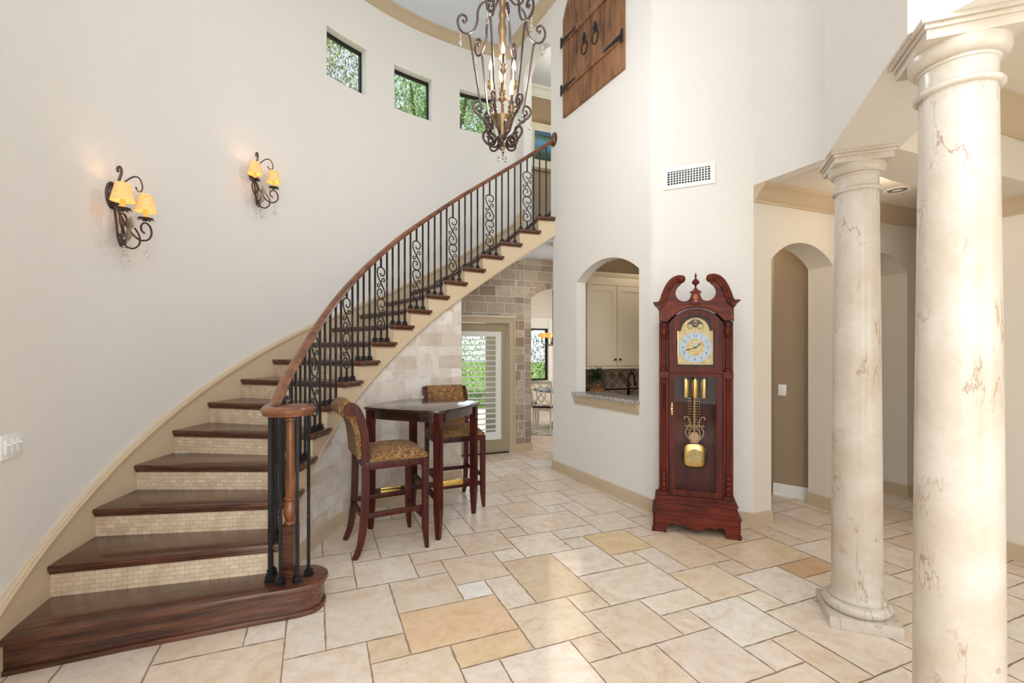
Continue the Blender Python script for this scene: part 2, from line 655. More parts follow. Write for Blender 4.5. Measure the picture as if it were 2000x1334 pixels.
def holewall(mb, mapf, s0, s1, z0, z1, th, ops=(), ds=None, mi=0, mi_jamb=None):
    """wall strip with openings (a, b, zbottom, topfn or z)"""
    fz = lambda q, s: q(s) if callable(q) else q
    mj = mi if mi_jamb is None else mi_jamb
    br = {round(s0, 6), round(s1, 6)}
    if ds:
        n = max(1, int(math.ceil((s1 - s0) / ds)))
        br |= {round(s0 + (s1 - s0) * i / n, 6) for i in range(n + 1)}
    for a, b, zb, zt in ops:
        br |= {round(a, 6), round(b, 6)}
        if callable(zt):
            br |= {round(a + (b - a) * i / 16, 6) for i in range(17)}
    br = sorted(x for x in br if s0 - 1e-6 <= x <= s1 + 1e-6)
    fl = []
    for x in br:
        if not fl or x - fl[-1] > 1e-4:
            fl.append(x)
    br = fl

    def quad(a, b, c, d, m):
        mb.add([a, b, c, d], [(0, 1, 2, 3)], m)
    for a, b in zip(br[:-1], br[1:]):
        m = (a + b) / 2
        op = next((o for o in ops if o[0] - 1e-6 < m < o[1] + 1e-6), None)
        iv = []
        if op is None:
            iv.append((z0, z1, 0, 0))
        else:
            if fz(op[2], m) > fz(z0, m) + 1e-4:
                iv.append((z0, op[2], 0, 1))
            if fz(op[3], m) < fz(z1, m) - 1e-4:
                iv.append((op[3], z1, 1, 0))
        for lo, hi, jb, jt in iv:
            la, lb, ha, hb = fz(lo, a), fz(lo, b), fz(hi, a), fz(hi, b)
            quad(mapf(a, 0, la), mapf(b, 0, lb), mapf(b, 0, hb), mapf(a, 0, ha), mi)
            quad(mapf(b, th, lb), mapf(a, th, la), mapf(a, th, ha), mapf(b, th, hb), mi)
            quad(mapf(a, 0, la), mapf(a, th, la), mapf(b, th, lb), mapf(b, 0, lb), mj if jb else mi)
            quad(mapf(a, 0, ha), mapf(b, 0, hb), mapf(b, th, hb), mapf(a, th, ha), mj if jt else mi)
    for x in (s0, s1):
        quad(mapf(x, 0, fz(z0, x)), mapf(x, th, fz(z0, x)), mapf(x, th, fz(z1, x)), mapf(x, 0, fz(z1, x)), mi)
    for a, b, zb, zt in ops:
        for x in (a, b):
            if s0 + 1e-4 < x < s1 - 1e-4:
                lo = max(fz(zb, x), fz(z0, x))
                hi = min(fz(zt, x), fz(z1, x))
                quad(mapf(x, 0, lo), mapf(x, th, lo), mapf(x, th, hi), mapf(x, 0, hi), mj)


def flat_map(P0, d, n):
    P0, d, n = Vector((*P0, 0)), Vector((*d, 0)).normalized(), Vector((*n, 0)).normalized()
    return lambda s, t, z: P0 + d * s + n * t + Vector((0, 0, z))


def ring_map(c, R, sign=1):
    """s is the angle in radians, t outward depth"""
    return lambda s, t, z: Vector((c[0] + (R + sign * t) * cos(s), c[1] + (R + sign * t) * sin(s), z))


def spiral(cx, cz, r0, r1, a0, a1, n=14):
    return [(cx + (r0 + (r1 - r0) * i / n) * cos(a0 + (a1 - a0) * i / n), cz + (r0 + (r1 - r0) * i / n) * sin(a0 + (a1 - a0) * i / n)) for i in range(n + 1)]


def smoothpath(P, n=6):
    """Catmull-Rom through points (any dimension)"""
    out = []
    m = len(P)
    for i in range(m - 1):
        p0, p1, p2, p3 = P[max(i - 1, 0)], P[i], P[i + 1], P[min(i + 2, m - 1)]
        for j in range(n):
            t = j / n
            out.append(tuple(0.5 * ((2 * b) + (c - a) * t + (2 * a - 5 * b + 4 * c - d) * t * t + (-a + 3 * b - 3 * c + d) * t ** 3) for a, b, c, d in zip(p0, p1, p2, p3)))
    out.append(tuple(P[-1]))
    return out


def interp(tab, x):
    if x <= tab[0][0]:
        return tab[0][1]
    for (a, u), (b, v) in zip(tab[:-1], tab[1:]):
        if x <= b:
            return u + (v - u) * (x - a) / (b - a)
    return tab[-1][1]


# ------------------------------------------------------------ key geometry
A1 = Vector((0.9245, 0.381, 0)).normalized()       # the house axes
A2 = Vector((-A1.y, A1.x, 0))
WC = (1.0556, 3.7218)                               # centre of the round wall
RW = 3.7854
SC = (0.987, 3.6545)                                # centre of the stair
RS = 2.4954
RISE = 0.1806
CEIL = 6.15


def ang(k):
    return 2.6437 - 0.1002 * (k - 10)


TW = [(1, 0.004), (2, -0.0024), (3, -0.010), (5, -0.024), (7, -0.0335), (11, -0.0575), (14, -0.0635), (15, -0.04), (16, -0.01), (17, 0.0), (20, 0.02)]


def wang(k):
    return ang(k) + interp(TW, k)


def spt(k, R, z=0.0, da=0.0):
    return Vector((SC[0] + R * cos(ang(k) + da), SC[1] + R * sin(ang(k) + da), z))


def wpt(k, z=0.0, R=None, da=0.0):
    R = R or RW
    return Vector((WC[0] + R * cos(wang(k) + da), WC[1] + R * sin(wang(k) + da), z))

# ------------------------------------------------------------ floor: four-size travertine pattern
PAT = [(0, 4, 3, 2), (4, 5, 2, 3), (0, 0, 2, 2), (2, 1, 2, 2), (3, 3, 2, 2), (5, 2, 2, 2), (3, 5, 1, 2), (1, 3, 2, 1),
       (2, 0, 1, 1), (5, 4, 1, 1), (4, 2, 1, 1), (1, 2, 1, 1)]
U = 0.2
O = Vector((-0.664, 2.787, 0))
D1 = Vector((0.9245, 0.3812, 0)).normalized()
D2 = Vector((-0.3812, 0.9245, 0)).normalized()
mb = MB()
sp = {(0, -2): (228, 198, 162), (4, -1): (222, 202, 174), (2, 0): (236, 232, 224), (-2, -1): (228, 214, 196), (1, -3): (224, 198, 162),
      (-1, -2): (224, 202, 172), (5, -2): (230, 214, 190), (3, -3): (228, 212, 188), (6, -2): (232, 220, 203), (12, 0): (222, 198, 168),
      (10, -4): (236, 226, 208), (13, -3): (212, 178, 140), (8, -5): (232, 224, 212), (7, -3): (234, 224, 206), (5, -4): (226, 210, 190),
      (9, -3): (228, 210, 184), (12, -2): (222, 200, 172), (10, -1): (224, 204, 176), (8, 1): (228, 202, 160), (16, -2): (238, 232, 224),
      (4, 2): (232, 222, 206)}
pal = [(231, 219, 205), (229, 215, 199), (227, 211, 192), (224, 206, 185), (232, 222, 210), (226, 208, 187), (230, 216, 201)]
rnd = random.Random(5)
rnd2 = random.Random(9)
for ia in range(-5, 8):
    for ib in range(-7, 9):
        for (a, b, w, h) in PAT:
            a0, b0 = a + 6 * ia, b + 6 * ib
            cc = O + D1 * U * (a0 + w / 2) + D2 * U * (b0 + h / 2)
            if not (-3.4 < cc.x < 6.6 and -2.6 < cc.y < 12.2):
                continue
            col = sp.get((a0, b0)) or rnd.choice(pal)
            q = rnd.uniform(-4, 4)
            col = tuple(min(244, x + q) for x in col)
            ring = []
            gp = 0.0028
            cs = [(0, 0), (w, 0), (w, h), (0, h)]
            for e in range(4):
                (x0, y0), (x1, y1) = cs[e], cs[(e + 1) % 4]
                n = max(3, int(max(w, h) * 5)) if cc.y < 4.5 else 2
                L = abs(x1 - x0) + abs(y1 - y0)
                nx, ny = -(y1 - y0) / L, (x1 - x0) / L
                for i in range(n):
                    t = i / n
                    jit = gp + (rnd.random() ** 2 * 0.0048 if 0 < i else 0.002)
                    x = (x0 + (x1 - x0) * t) * U + nx * jit
                    y = (y0 + (y1 - y0) * t) * U + ny * jit
                    if i == 0:
                        px, py = (1 if x0 == 0 else -1) * 0.003, (1 if y0 == 0 else -1) * 0.003
                        x, y = x0 * U + px, y0 * U + py
                    ring.append(O + D1 * (a0 * U + x) + D2 * (b0 * U + y))
            mb.add(ring, [tuple(range(len(ring)))], 0, lin(col))
mb.add([(-3.6, -2.8, -0.0025), (6.9, -2.8, -0.0025), (6.9, 12.5, -0.0025), (-3.6, 12.5, -0.0025)], [(0, 1, 2, 3)], 1, (0.3, 0.3, 0.3, 1))
o = struct(mb, 'floor', ['floor_travertine', 'floor_grout'], 'beige travertine tile floor laid in a four size pattern with chiselled joints', 'floor', smooth=0, recalc=False)

# ------------------------------------------------------------ round wall on the left
RA = radians
wins = [(RA(140.73), RA(149.33)), (RA(125.6), RA(134.34)), (RA(110.2), RA(118.86))]
wm = ring_map(WC, RW)
mb = MB()
holewall(mb, wm, RA(122), RA(232), 0, CEIL + 0.05, 0.16, [(a, b, 4.81, 5.40) for a, b in wins if b > RA(122)], ds=RA(2.0))
holewall(mb, wm, RA(104.9), RA(122), lambda s: interp([(RA(104.9), 2.85), (RA(122), 2.30)], s), CEIL + 0.05, 0.16, [(wins[2][0], wins[2][1], 4.81, 5.40)], ds=RA(2.0))
struct(mb, 'wall_left', 'wall_paint', 'tall curved off-white plaster wall behind the staircase')

# windows in the round wall
for i, (a, b) in enumerate(wins):
    words = ['left of the three small square windows high on the curved wall', 'middle of the three small square windows high on the curved wall',
             'small square window high on the curved wall, behind the chandelier']
    t = thing('window_%d' % (i + 1), words[i], 'window', wm((a + b) / 2, 0.13, 4.81))
    t['kind'] = 'structure'
    c = (a + b) / 2
    mb = MB()
    holewall(mb, ring_map(WC, RW + 0.10), a, b, 4.81, 5.40, 0.035, [(a + 0.007, b - 0.007, 4.84, 5.36)], ds=RA(2))
    mb.build('window_frame', 'black_frame', t, world=True)
    mb = MB()
    p = [wm(a, 0.12, 4.82), wm(b, 0.12, 4.82), wm(b, 0.12, 5.39), wm(a, 0.12, 5.39)]
    mb.add(p, [(0, 1, 2, 3)])
    mb.build('pane', 'window_glass', t, world=True, recalc=False)

# ------------------------------------------------------------ niche wall
NP0 = (0.531, 6.17)
ND = (0.4402, -0.8979)
NN = (0.8979, 0.4402)
nm_ = flat_map(NP0, ND, NN)
na, nb = 0.543, 1.640
archn = arch(na, nb, 2.35, 2.54)
mb = MB()
holewall(mb, nm_, 0, 1.79, 0, CEIL + 0.05, 0.13, [(na, nb, 1.0, archn)])
archu = arch(-0.819, -0.053, 5.52, 5.70)
holewall(mb, nm_, -1.06, 0.0, 3.28, CEIL + 0.05, 0.13, [(-0.819, -0.053, 3.28, archu)])
struct(mb, 'wall_niche', 'wall_paint', 'off-white plaster wall with an arched pass-through to the wet bar')

# rounded corner + clock wall
CP0 = Vector((1.338, 4.524, 0))
CD = Vector((0.8782, -0.4783, 0)).normalized()
CN = Vector((0.4783, 0.8782, 0)).normalized()
PA = Vector((2.105, 4.150, 0))
Lc = (PA - CP0).length
CD = (PA - CP0).normalized()
CN = Vector((-CD.y, CD.x, 0))
mb = MB()
fillet = []
n0 = Vector((*ND, 0)).normalized()
e0 = nm_(1.79, 0, 0)
for i in range(7):                                     # bullnose between the two walls
    t = i / 6
    e1 = CP0 + CD * 0.05
    k_ = CP0
    fillet.append(e0 * (1 - t) ** 2 + k_ * 2 * t * (1 - t) + e1 * t * t)
cl = fillet + [PA]
bk = [PA + CN * 0.0 + Vector((0.13, 0.04, 0))] + [e0 + Vector((0.12, 0.06, 0))]
poly = [(p.x, p.y) for p in cl] + [(p.x, p.y) for p in [PA + A1 * 0.03 + A2 * 0.13, e0 + Vector((*NN, 0)) * 0.13]]
mb.prism(poly, 0, CEIL + 0.05)
struct(mb, 'wall_clock', 'wall_paint', 'off-white plaster wall behind the grandfather clock', smooth=50)

# header over the hall opening, running towards the columns
PE = Vector((2.53, 3.15, 0))
DE = (PE - PA).normalized()
NE = Vector((-DE.y, DE.x, 0))
if NE.x < 0:
    NE = -NE
mb = MB()
holewall(mb, flat_map((PA.x, PA.y), DE[:2], NE[:2]), 0, (PE - PA).length, 2.98, CEIL + 0.05, 0.13)
struct(mb, 'wall_header', 'wall_paint', 'off-white upper wall above the wide hall opening, right of the vent')

# beams over the columns
BD = Vector((-0.363, -0.932, 0)).normalized()
BN = Vector((0.932, -0.363, 0)).normalized()
PB = Vector((1.814, 2.757, 0))
PC = Vector((1.395, 1.68, 0))
PD = PC + Vector((0.42, -0.91, 0)).normalized() * 3.0
BZ = 2.66
TB = 0.345
CE1 = Vector((1.775 + 0.352, 2.60, 0))
mb = MB()
x = PB + BN * TB
q = PC + BN * TB * 1.05
q2 = PD + Vector((0.91, 0.42, 0)).normalized() * TB
mb.prism([(PB.x, PB.y), (PC.x, PC.y), (q.x, q.y), (x.x, x.y)], BZ, CEIL + 0.05)
struct(mb, 'wall_colonnade', 'wall_paint', 'off-white upper wall and beam carried by the two marble columns')
mb = MB()
mb.prism([(PC.x, PC.y), (PD.x, PD.y), (q2.x, q2.y), (q.x, q.y)], BZ, CEIL + 0.05)
struct(mb, 'wall_front_right', 'wall_paint', 'off-white upper wall above the nearer marble column, top right corner')
# cross beam from the farther column
mb = MB()
far0, near0 = PE, PE - A2 * TB
s_ = 1.75
b0 = PB
mb.prism([(b0.x, b0.y), ((PB + BN * TB).x, (PB + BN * TB).y)] + [((PB + BN * TB) + A1 * s_)[:2]] + [(far0 + A1 * (s_ - 0.3))[:2], (far0.x, far0.y)], BZ, 3.10)
struct(mb, 'trim_cross_beam', 'hall_paint', 'cream dropped beam running right from the farther marble column', 'beam')
mb = MB()
holewall(mb, flat_map(b0[:2], (PE - b0)[:2], A2[:2]), 0.12, (PE - b0).length, 3.0, CEIL + 0.05, 0.05)
struct(mb, 'wall_return', 'wall_paint', 'off-white return of the upper wall above the cross beam')

# arch wall in the hall
AM = flat_map((2.105, 4.150), A1[:2], A2[:2])
ops = [(0.215, 1.04, 0.0, arch(0.215, 1.04, 2.35, 2.53)), (1.36, 2.2, 0.0, arch(1.36, 2.2, 2.35, 2.53))]
mb = MB()
holewall(mb, AM, 0.0, 4.2, 0, 3.0, 0.25, ops)
struct(mb, 'wall_hall', 'hall_paint', 'cream hall wall with two arched doorways behind the marble columns')

# hall beyond the arches
BQ = Vector((2.80, 5.10, 0))
mb = MB()
d = Vector((3.075 - 2.80, 4.865 - 5.10, 0)).normalized()
holewall(mb, flat_map(BQ[:2], d[:2], (-d.y, d.x)), 0.0, 0.40, 0, 2.98, 0.10)
struct(mb, 'wall_hallway', 'tan_paint', 'brown angled wall with a light switch, seen through the left hall arch')
mb = MB()
p = AM(1.0, 1.35, 0)
holewall(mb, flat_map(p[:2], A1[:2], A2[:2]), 0.15, 3.6, 0, 2.98, 0.10)
holewall(mb, flat_map(AM(1.2, 0.25, 0)[:2], A2[:2], A1[:2]), 0.0, 1.1, 0, 2.98, 0.08)
struct(mb, 'wall_passage', 'hall_paint', 'cream back wall of the passage behind the right hall arch')

# right wall
RWP = Vector((3.655, 3.62, 0))
RD = Vector((0.381, -0.9245, 0))
mb = MB()
holewall(mb, flat_map(RWP[:2], RD[:2], A1[:2]), 0, 5.5, 0, 3.10, 0.2)
holewall(mb, flat_map(RWP[:2], A1[:2], A2[:2]), 0, 1.6, 0, 3.0, 0.2)
holewall(mb, flat_map((RWP + A1 * 1.6)[:2], A2[:2], A1[:2]), 0, 1.9, 0, 3.0, 0.2)
struct(mb, 'wall_right', 'hall_paint', 'cream wall at the right edge beyond the columns')

# unseen back wall added to hold out sun, opening matched to the entry fill
mb = MB()
bwm = lambda s_, t_, z_: Vector((s_, -2.30 - t_, z_))
holewall(mb, bwm, -1.75, 3.6, 0, CEIL, 0.15, [(-1.35, 0.95, 0.0, 4.6), (1.2, 3.2, 2.9, 5.4)])
holewall(mb, flat_map((-1.62, -2.30), (0.235, 2.92), (-1, 0.08)), 0, 3.05, 0, CEIL, 0.15)
struct(mb, 'wall_back', 'wall_paint', 'unseen off-white wall behind the camera, added against sun, with an opening for the fill light', smooth=0)
mb = MB()
mb.add([(3.6, -2.3, 0), (3.6, -1.2, 0), (3.6, -1.2, CEIL), (3.6, -2.3, CEIL)], [(0, 1, 2, 3)])
struct(mb, 'wall_entry_side', 'wall_paint', 'off-white side wall of the entry behind the camera', smooth=0, recalc=False)
mb = MB()
for x_ in (-1.33, -0.2, 0.93):
    mb.box((x_, -2.36, 2.3), (.05, .06, 4.6))
for z_ in (.1, 2.3, 3.4, 4.55):
    mb.box((-0.2, -2.36, z_), (2.3, .05, .06))
struct(mb, 'added_glazing_bars', 'tread_wood', 'added dark wood glazing bars in the unseen opening behind the camera', 'door', smooth=0)  # unseen bars added across the opening made for the entry fill
# ceilings
mb = MB()
cpoly = [(WC[0] + (RW + 0.12) * cos(RA(q_)), WC[1] + (RW + 0.12) * sin(RA(q_))) for q_ in range(104, 233, 4)]
mb.prism(cpoly + [(-1.6, -2.45), (3.6, -2.45), (3.6, 5.2)], CEIL, CEIL + 0.1)
struct(mb, 'ceiling', 'ceiling_paint', 'pale high ceiling of the round stair hall', 'ceiling')
mb = MB()
h1 = [AM(0.13, 0.0, 0), AM(0.13, 0.3, 0), AM(4.2, 0.3, 0), AM(4.2, -1.3, 0), PE + NE * 0.13 + A1 * 0.02, PA + NE * 0.13]
mb.prism([(p.x, p.y) for p in h1], 2.98, 3.05)
h2 = [AM(0.05, 0.25, 0), AM(4.4, 0.25, 0), AM(4.4, 1.6, 0), AM(0.05, 1.6, 0)]
mb.prism([(p.x, p.y) for p in h2], 2.96, 3.02)
struct(mb, 'ceiling_hall', 'hall_paint', 'cream flat ceiling of the hall behind the columns', 'ceiling')
mb = MB()
h3 = [PB + BN * TB, PB + BN * TB + A1 * 2.2, PB + BN * TB + A1 * 2.2 - A2 * 6, PD + Vector((0.91, 0.42, 0)) * TB, q]
mb.prism([(p.x, p.y) for p in h3], 3.09, 3.15)
struct(mb, 'ceiling_great_room', 'hall_paint', 'cream ceiling on the far right above the nearer column', 'ceiling')
mb = MB()
# ceilings of the back passage / dining room / bar
mb.prism([(0.13, 6.15), (0.57, 6.22), (3.0, 5.3), (3.2, 8.2), (0.9, 8.2), (0.13, 7.6)], 2.95, 3.0)
struct(mb, 'ceiling_passage', 'ceiling_paint', 'white ceiling above the brick arch under the stair', 'ceiling')

# ------------------------------------------------------------ bricks
rb = random.Random(8)


def bricks(mb, mapf, s0, s1, zlo, zhi, unit, cols, ops=(), top=None, off=0.0, wt=0.30, ws=0.24, gap=0.0035, step=0.07, tilt=0.0):
    """rows alternate 0.10 / 0.1535 high ; unit converts metres to the s parameter"""
    base = 1.23 - 0.2535 * 6
    rows = []
    z = base
    i = 0
    while z < zhi:
        h = 0.10 if i % 2 == 0 else 0.1535
        rows.append((z, z + h, i))
        z += h
        i += 1
    for a, b, i in rows:
        lo, hi = max(a, zlo), min(b, zhi)
        if hi - lo < 0.01:
            continue
        w = ws if i % 2 == 0 else wt
        x = s0 - rb.random() * w * unit
        while x < s1:
            ww = w * rb.uniform(0.8, 1.2) * unit
            e = x + ww
            segs = [(max(x, s0), min(e, s1))]
            for (oa, ob, zt) in ops:
                ns = []
                for (p, q) in segs:
                    for cut in (oa, ob):
                        if p < cut < q:
                            ns.append((p, cut))
                            p = cut
                    ns.append((p, q))
                segs = ns
            c = rb.choice(cols)
            d = rb.uniform(-6, 6)
            t = lin(tuple(min(250, v + d) for v in c))
            for p, q in segs:
                g = gap * unit
                p, q = p + g, q - g
                if q - p < 0.012 * unit:
                    continue
                n = max(1, int((q - p) / (step * unit)))
                m = (p + q) / 2
                zt = next((o[2] for o in ops if o[0] < m < o[1]), None)
                for j in range(n):
                    u0, u1 = p + (q - p) * j / n, p + (q - p) * (j + 1) / n
                    pts = []
                    l0 = max(lo + gap, zt(u0) + gap) if zt else lo + gap
                    l1 = max(lo + gap, zt(u1) + gap) if zt else lo + gap
                    h0 = min(hi - gap, top(u0)) if top else hi - gap
                    h1 = min(hi - gap, top(u1)) if top else hi - gap
                    if h0 - l0 < 0.003 and h1 - l1 < 0.003:
                        continue
                    h0, h1 = max(h0, l0), max(h1, l1)
                    mb.add([mapf(u0, off, l0), mapf(u1, off, l1), mapf(u1, off, h1), mapf(u0, off, h0)], [(0, 1, 2, 3)], 0, t)
            x = e
    return mb


DZ = [(1, 0.30), (5, 0.295), (6, 0.307), (7.8, 0.337), (9.5, 0.35), (13, 0.356), (15, 0.374), (16.6, 0.385), (19, 0.415), (22, 0.43)]


def kof(a):
    return 10 + (2.6437 - a) / 0.1002


def zb(a):
    k = kof(a)
    return max(0.002, k * RISE - interp(DZ, k))


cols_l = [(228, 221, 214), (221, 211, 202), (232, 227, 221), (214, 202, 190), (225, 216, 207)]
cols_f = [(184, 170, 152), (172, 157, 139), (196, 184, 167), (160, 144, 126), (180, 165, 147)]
RBK = RS + 0.055
bmapf = ring_map(SC, RBK)
aE, aS = 2.2427, ang(1.75)
mb = MB()
holewall(mb, bmapf, aE, aS, 0, lambda s: max(0.003, zb(s)), 0.14, ds=0.03, mi=1)
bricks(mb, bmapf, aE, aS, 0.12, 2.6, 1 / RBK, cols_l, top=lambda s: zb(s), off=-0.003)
struct(mb, 'wall_under_stair', ['stone_brick', 'stone_grout'], 'curved wall of pale travertine bricks under the staircase', recalc=False, smooth=0)

# flat brick wall with the glazed door and the arch to the dining room
FM = flat_map((0.172, 7.26), (-A1.x, -A1.y), (A2.x, A2.y))
dopen = (0.235, 1.16, 0.0, 1.95)
ar = arch(-1.10, -0.129, 2.34, 2.51)
mb = MB()
fmtop = lambda s: min(2.95, zb(atan2(FM(s, 0, 0).y - SC[1], FM(s, 0, 0).x - SC[0])) + 0.02) if s > -0.75 else 2.95
holewall(mb, FM, -2.0, 2.2, 0, fmtop, 0.16, [dopen, (-1.10, -0.129, 0.0, ar)], mi=1, ds=0.1)
aro = arch(-1.21, -0.019, 2.34, 2.615)
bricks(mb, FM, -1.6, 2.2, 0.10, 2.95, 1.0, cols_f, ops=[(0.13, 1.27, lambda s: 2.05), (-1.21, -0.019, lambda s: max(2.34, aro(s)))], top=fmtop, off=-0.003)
z = 0.10
i = 0
while z < 2.34:                                       # quoins beside the arch
    h = 0.10 if i % 2 == 0 else 0.1535
    h = min(h, 2.34 - z)
    for (p, q) in ((-0.129, -0.022), (-1.207, -1.10)):
        t = lin(rb.choice(cols_f))
        mb.add([FM(p, -0.003, z + .003), FM(q, -0.003, z + .003), FM(q, -0.003, z + h - .003), FM(p, -0.003, z + h - .003)], [(0, 1, 2, 3)], 0, t)
    z += h
    i += 1
nv = 11
for i in range(nv):
    f0, f1 = (i + 0.03) / nv, (i + 0.97) / nv
    t = lin(rb.choice(cols_f))
    ia, ib = -0.129 - 0.971 * f0, -0.129 - 0.971 * f1
    oa, ob = -0.019 - 1.191 * f0, -0.019 - 1.191 * f1
    mb.add([FM(ia, -0.004, ar(ia)), FM(ib, -0.004, ar(ib)), FM(ob, -0.004, aro(ob)), FM(oa, -0.004, aro(oa))], [(0, 1, 2, 3)], 0, t)
struct(mb, 'wall_brick', ['stone_brick', 'stone_grout'], 'tan travertine brick wall with an arched doorway behind the stair', recalc=False, smooth=0)

# ------------------------------------------------------------ baseboards and crown mouldings
def base_prof(h=0.125, t=0.018):
    return [(0, 0), (t + 0.008, 0), (t + 0.008, 0.016), (t, 0.022), (t, h - 0.035), (t * 0.75, h - 0.03), (t * 0.75, h - 0.012), (t * 0.4, h - 0.004), (0, h)]


def runs(name, runs_, prof, mat, label, cat='baseboard'):
    mb = MB()
    for path in runs_:
        mb.sweep(prof, path)
    o = mb.build(name, mat)
    tag(o, label, cat, None, 'structure')
    return o


def line(p, q, n, z=0.0):
    n = Vector(n)
    return [(Vector((p[0], p[1], z)), n), (Vector((q[0], q[1], z)), n)]


def arcp(c, R, a0, a1, sgn, z=0.0, n=24):
    out = []
    for i in range(n + 1):
        a = a0 + (a1 - a0) * i / n
        zz = z(a) if callable(z) else z
        out.append((Vector((c[0] + R * cos(a), c[1] + R * sin(a), zz)), Vector((cos(a), sin(a), 0)) * sgn))
    return out


def mitre(pts, normals, z):
    """polyline with per-segment outward normals; returns sweep path with mitred corners"""
    out = []
    m = len(pts)
    for i, p in enumerate(pts):
        if i == 0:
            o = normals[0]
        elif i == m - 1:
            o = normals[-1]
        else:
            a, b = normals[i - 1], normals[i]
            s = a + b
            o = s / max(0.3, (1 + a.dot(b)))
        out.append((Vector((p[0], p[1], z)), Vector(o)))
    return out


N_n = -Vector((*NN, 0))
N_c = -CN
N_h = -A2
corner = [fillet[0]] + fillet[1:-1]
npts = [nm_(0.0, 0, 0), nm_(1.79, 0, 0), CP0 + CD * 0.05 * 0 + CD * 0.05, PA, AM(0.215, 0, 0)]
nrm = [N_n, (N_n + N_c).normalized(), N_c, N_h]
runs('baseboard_center', [mitre(npts, nrm, 0)] + [line(AM(0.215, 0, 0), AM(0.215, 0.25, 0), A1)], base_prof(), 'trim_beige',
     'beige baseboard below the pass-through and behind the clock')
runs('baseboard_hall', [mitre([AM(1.04, 0.25, 0), AM(1.04, 0, 0), AM(1.36, 0, 0), AM(1.36, 0.25, 0)], [-A1, -A2, A1], 0),
                        mitre([AM(2.2, 0.25, 0), AM(2.2, 0, 0), AM(4.2, 0, 0)], [-A1, -A2], 0),
                        line(RWP, RWP + RD * 5.5, -A1)], base_prof(), 'trim_beige', 'beige baseboard around the hall arches behind the columns')
runs('baseboard_hallway', [line(BQ, BQ + d * 0.0 + (Vector((3.075, 4.865, 0)) - BQ), Vector((d.y, -d.x, 0)))], base_prof(), 'trim_white',
     'white baseboard under the brown hallway wall')
runs('baseboard_under_stair', [arcp(SC, RBK, aE, aS, -1)], base_prof(), 'trim_beige', 'beige curved baseboard under the pale brick wall')
runs('baseboard_brick', [mitre([FM(0.14, 0, 0), FM(-0.129, 0, 0), FM(-0.129, 0.16, 0)], [-A2, A1], 0)], base_prof(0.12), 'trim_beige',
     'beige baseboard between the glazed door and the brick arch')

CRW = [(0, -0.135), (0.012, -0.135), (0.016, -0.118), (0.034, -0.105), (0.044, -0.08), (0.066, -0.055), (0.082, -0.035), (0.098, -0.028), (0.102, 0.0), (0, 0)]
CRB = [(a * 1.05, z * 0.95) for a, z in CRW]
runs('trim_crown', [arcp(WC, RW, RA(104.9), RA(232), -1, CEIL, 60)] +
     [mitre([nm_(-1.06, 0, 0), nm_(1.79, 0, 0), CP0 + CD * 0.05, PA, PE], [N_n, (N_n + N_c).normalized(), N_c, -NE], CEIL)], CRB, 'trim_beige',
     'beige crown moulding around the high round ceiling', 'crown moulding')
CRH = [(a * 1.15, z * 1.08) for a, z in CRW]
runs('trim_crown_hall', [line(AM(0.0, 0, 0), AM(4.2, 0, 0), -A2, 2.98)], CRH, 'trim_beige',
     'beige crown moulding above the hall arches, ending by the clock wall', 'crown moulding')
runs('trim_crown_right', [line(RWP, RWP + RD * 4, -A1, 2.66)], [(a * 0.9, z * 0.9) for a, z in CRW], 'trim_beige',
     'short beige crown moulding under the beam at the right edge', 'crown moulding')
runs('trim_crown_great_room', [line(PB + BN * TB, PB + BN * TB + A1 * 2.0, -A2, 3.09)], [(a * 1.3, z * 1.25) for a, z in CRW], 'trim_beige',
     'beige crown moulding high on the cross beam at the right edge', 'crown moulding')

# ------------------------------------------------------------ staircase
ST = thing('staircase', 'sweeping curved staircase with dark wood treads and mosaic stone risers', 'staircase', (-1.9, 2.7, 0))


def kid(mb, name, mat, parent, loc, rotz, **kw):
    o = mb.build(name, mat, None, world=True, loc=loc, rotz=rotz, **kw)
    o.parent = parent
    o.location = Vector(loc) - parent.location
    return o


for k in range(2, 20):
    z = k * RISE
    P = []
    a0 = ang(k)
    R = RS
    for i in range(6):
        a = a0 - 0.1244 * i / 5
        P.append((SC[0] + R * cos(a), SC[1] + R * sin(a)))
    a = a0 - 0.1244
    P.append((SC[0] + (RS + 0.034) * cos(a), SC[1] + (RS + 0.034) * sin(a)))
    a = ang(k + 1) - 0.018
    P.append((SC[0] + (RS + 0.034) * cos(a), SC[1] + (RS + 0.034) * sin(a)))
    w1 = wpt(k + 1, 0, RW - 0.012, -0.012)
    w0 = wpt(k, 0, RW - 0.012)
    P += [(w1.x, w1.y), (w0.x, w0.y)]
    mb = MB()
    mb.prism(P, z - 0.032, z)
    loc = (SC[0], SC[1], z)
    # cove strip under the nosing
    Q = []
    for i in range(6):
        a = a0 - 0.006 - 0.1135 * i / 5
        Q.append((SC[0] + (RS + 0.014) * cos(a), SC[1] + (RS + 0.014) * sin(a)))
    Q.append((SC[0] + (RS + 0.04) * cos(a), SC[1] + (RS + 0.04) * sin(a)))
    a = a0 - 0.016
    Q.append((SC[0] + (RS + 0.05) * cos(a), SC[1] + (RS + 0.05) * sin(a)))
    w2 = wpt(k, 0, RW - 0.012, -0.009)
    w3 = wpt(k, 0, RW - 0.012, -0.004)
    Q += [(w2.x, w2.y), (w3.x, w3.y)]
    mb.prism(Q, z - 0.052, z - 0.0315)
    kid(mb, 'tread', 'tread_wood', ST, loc, ang(k), bevel=0.009, smooth=40)
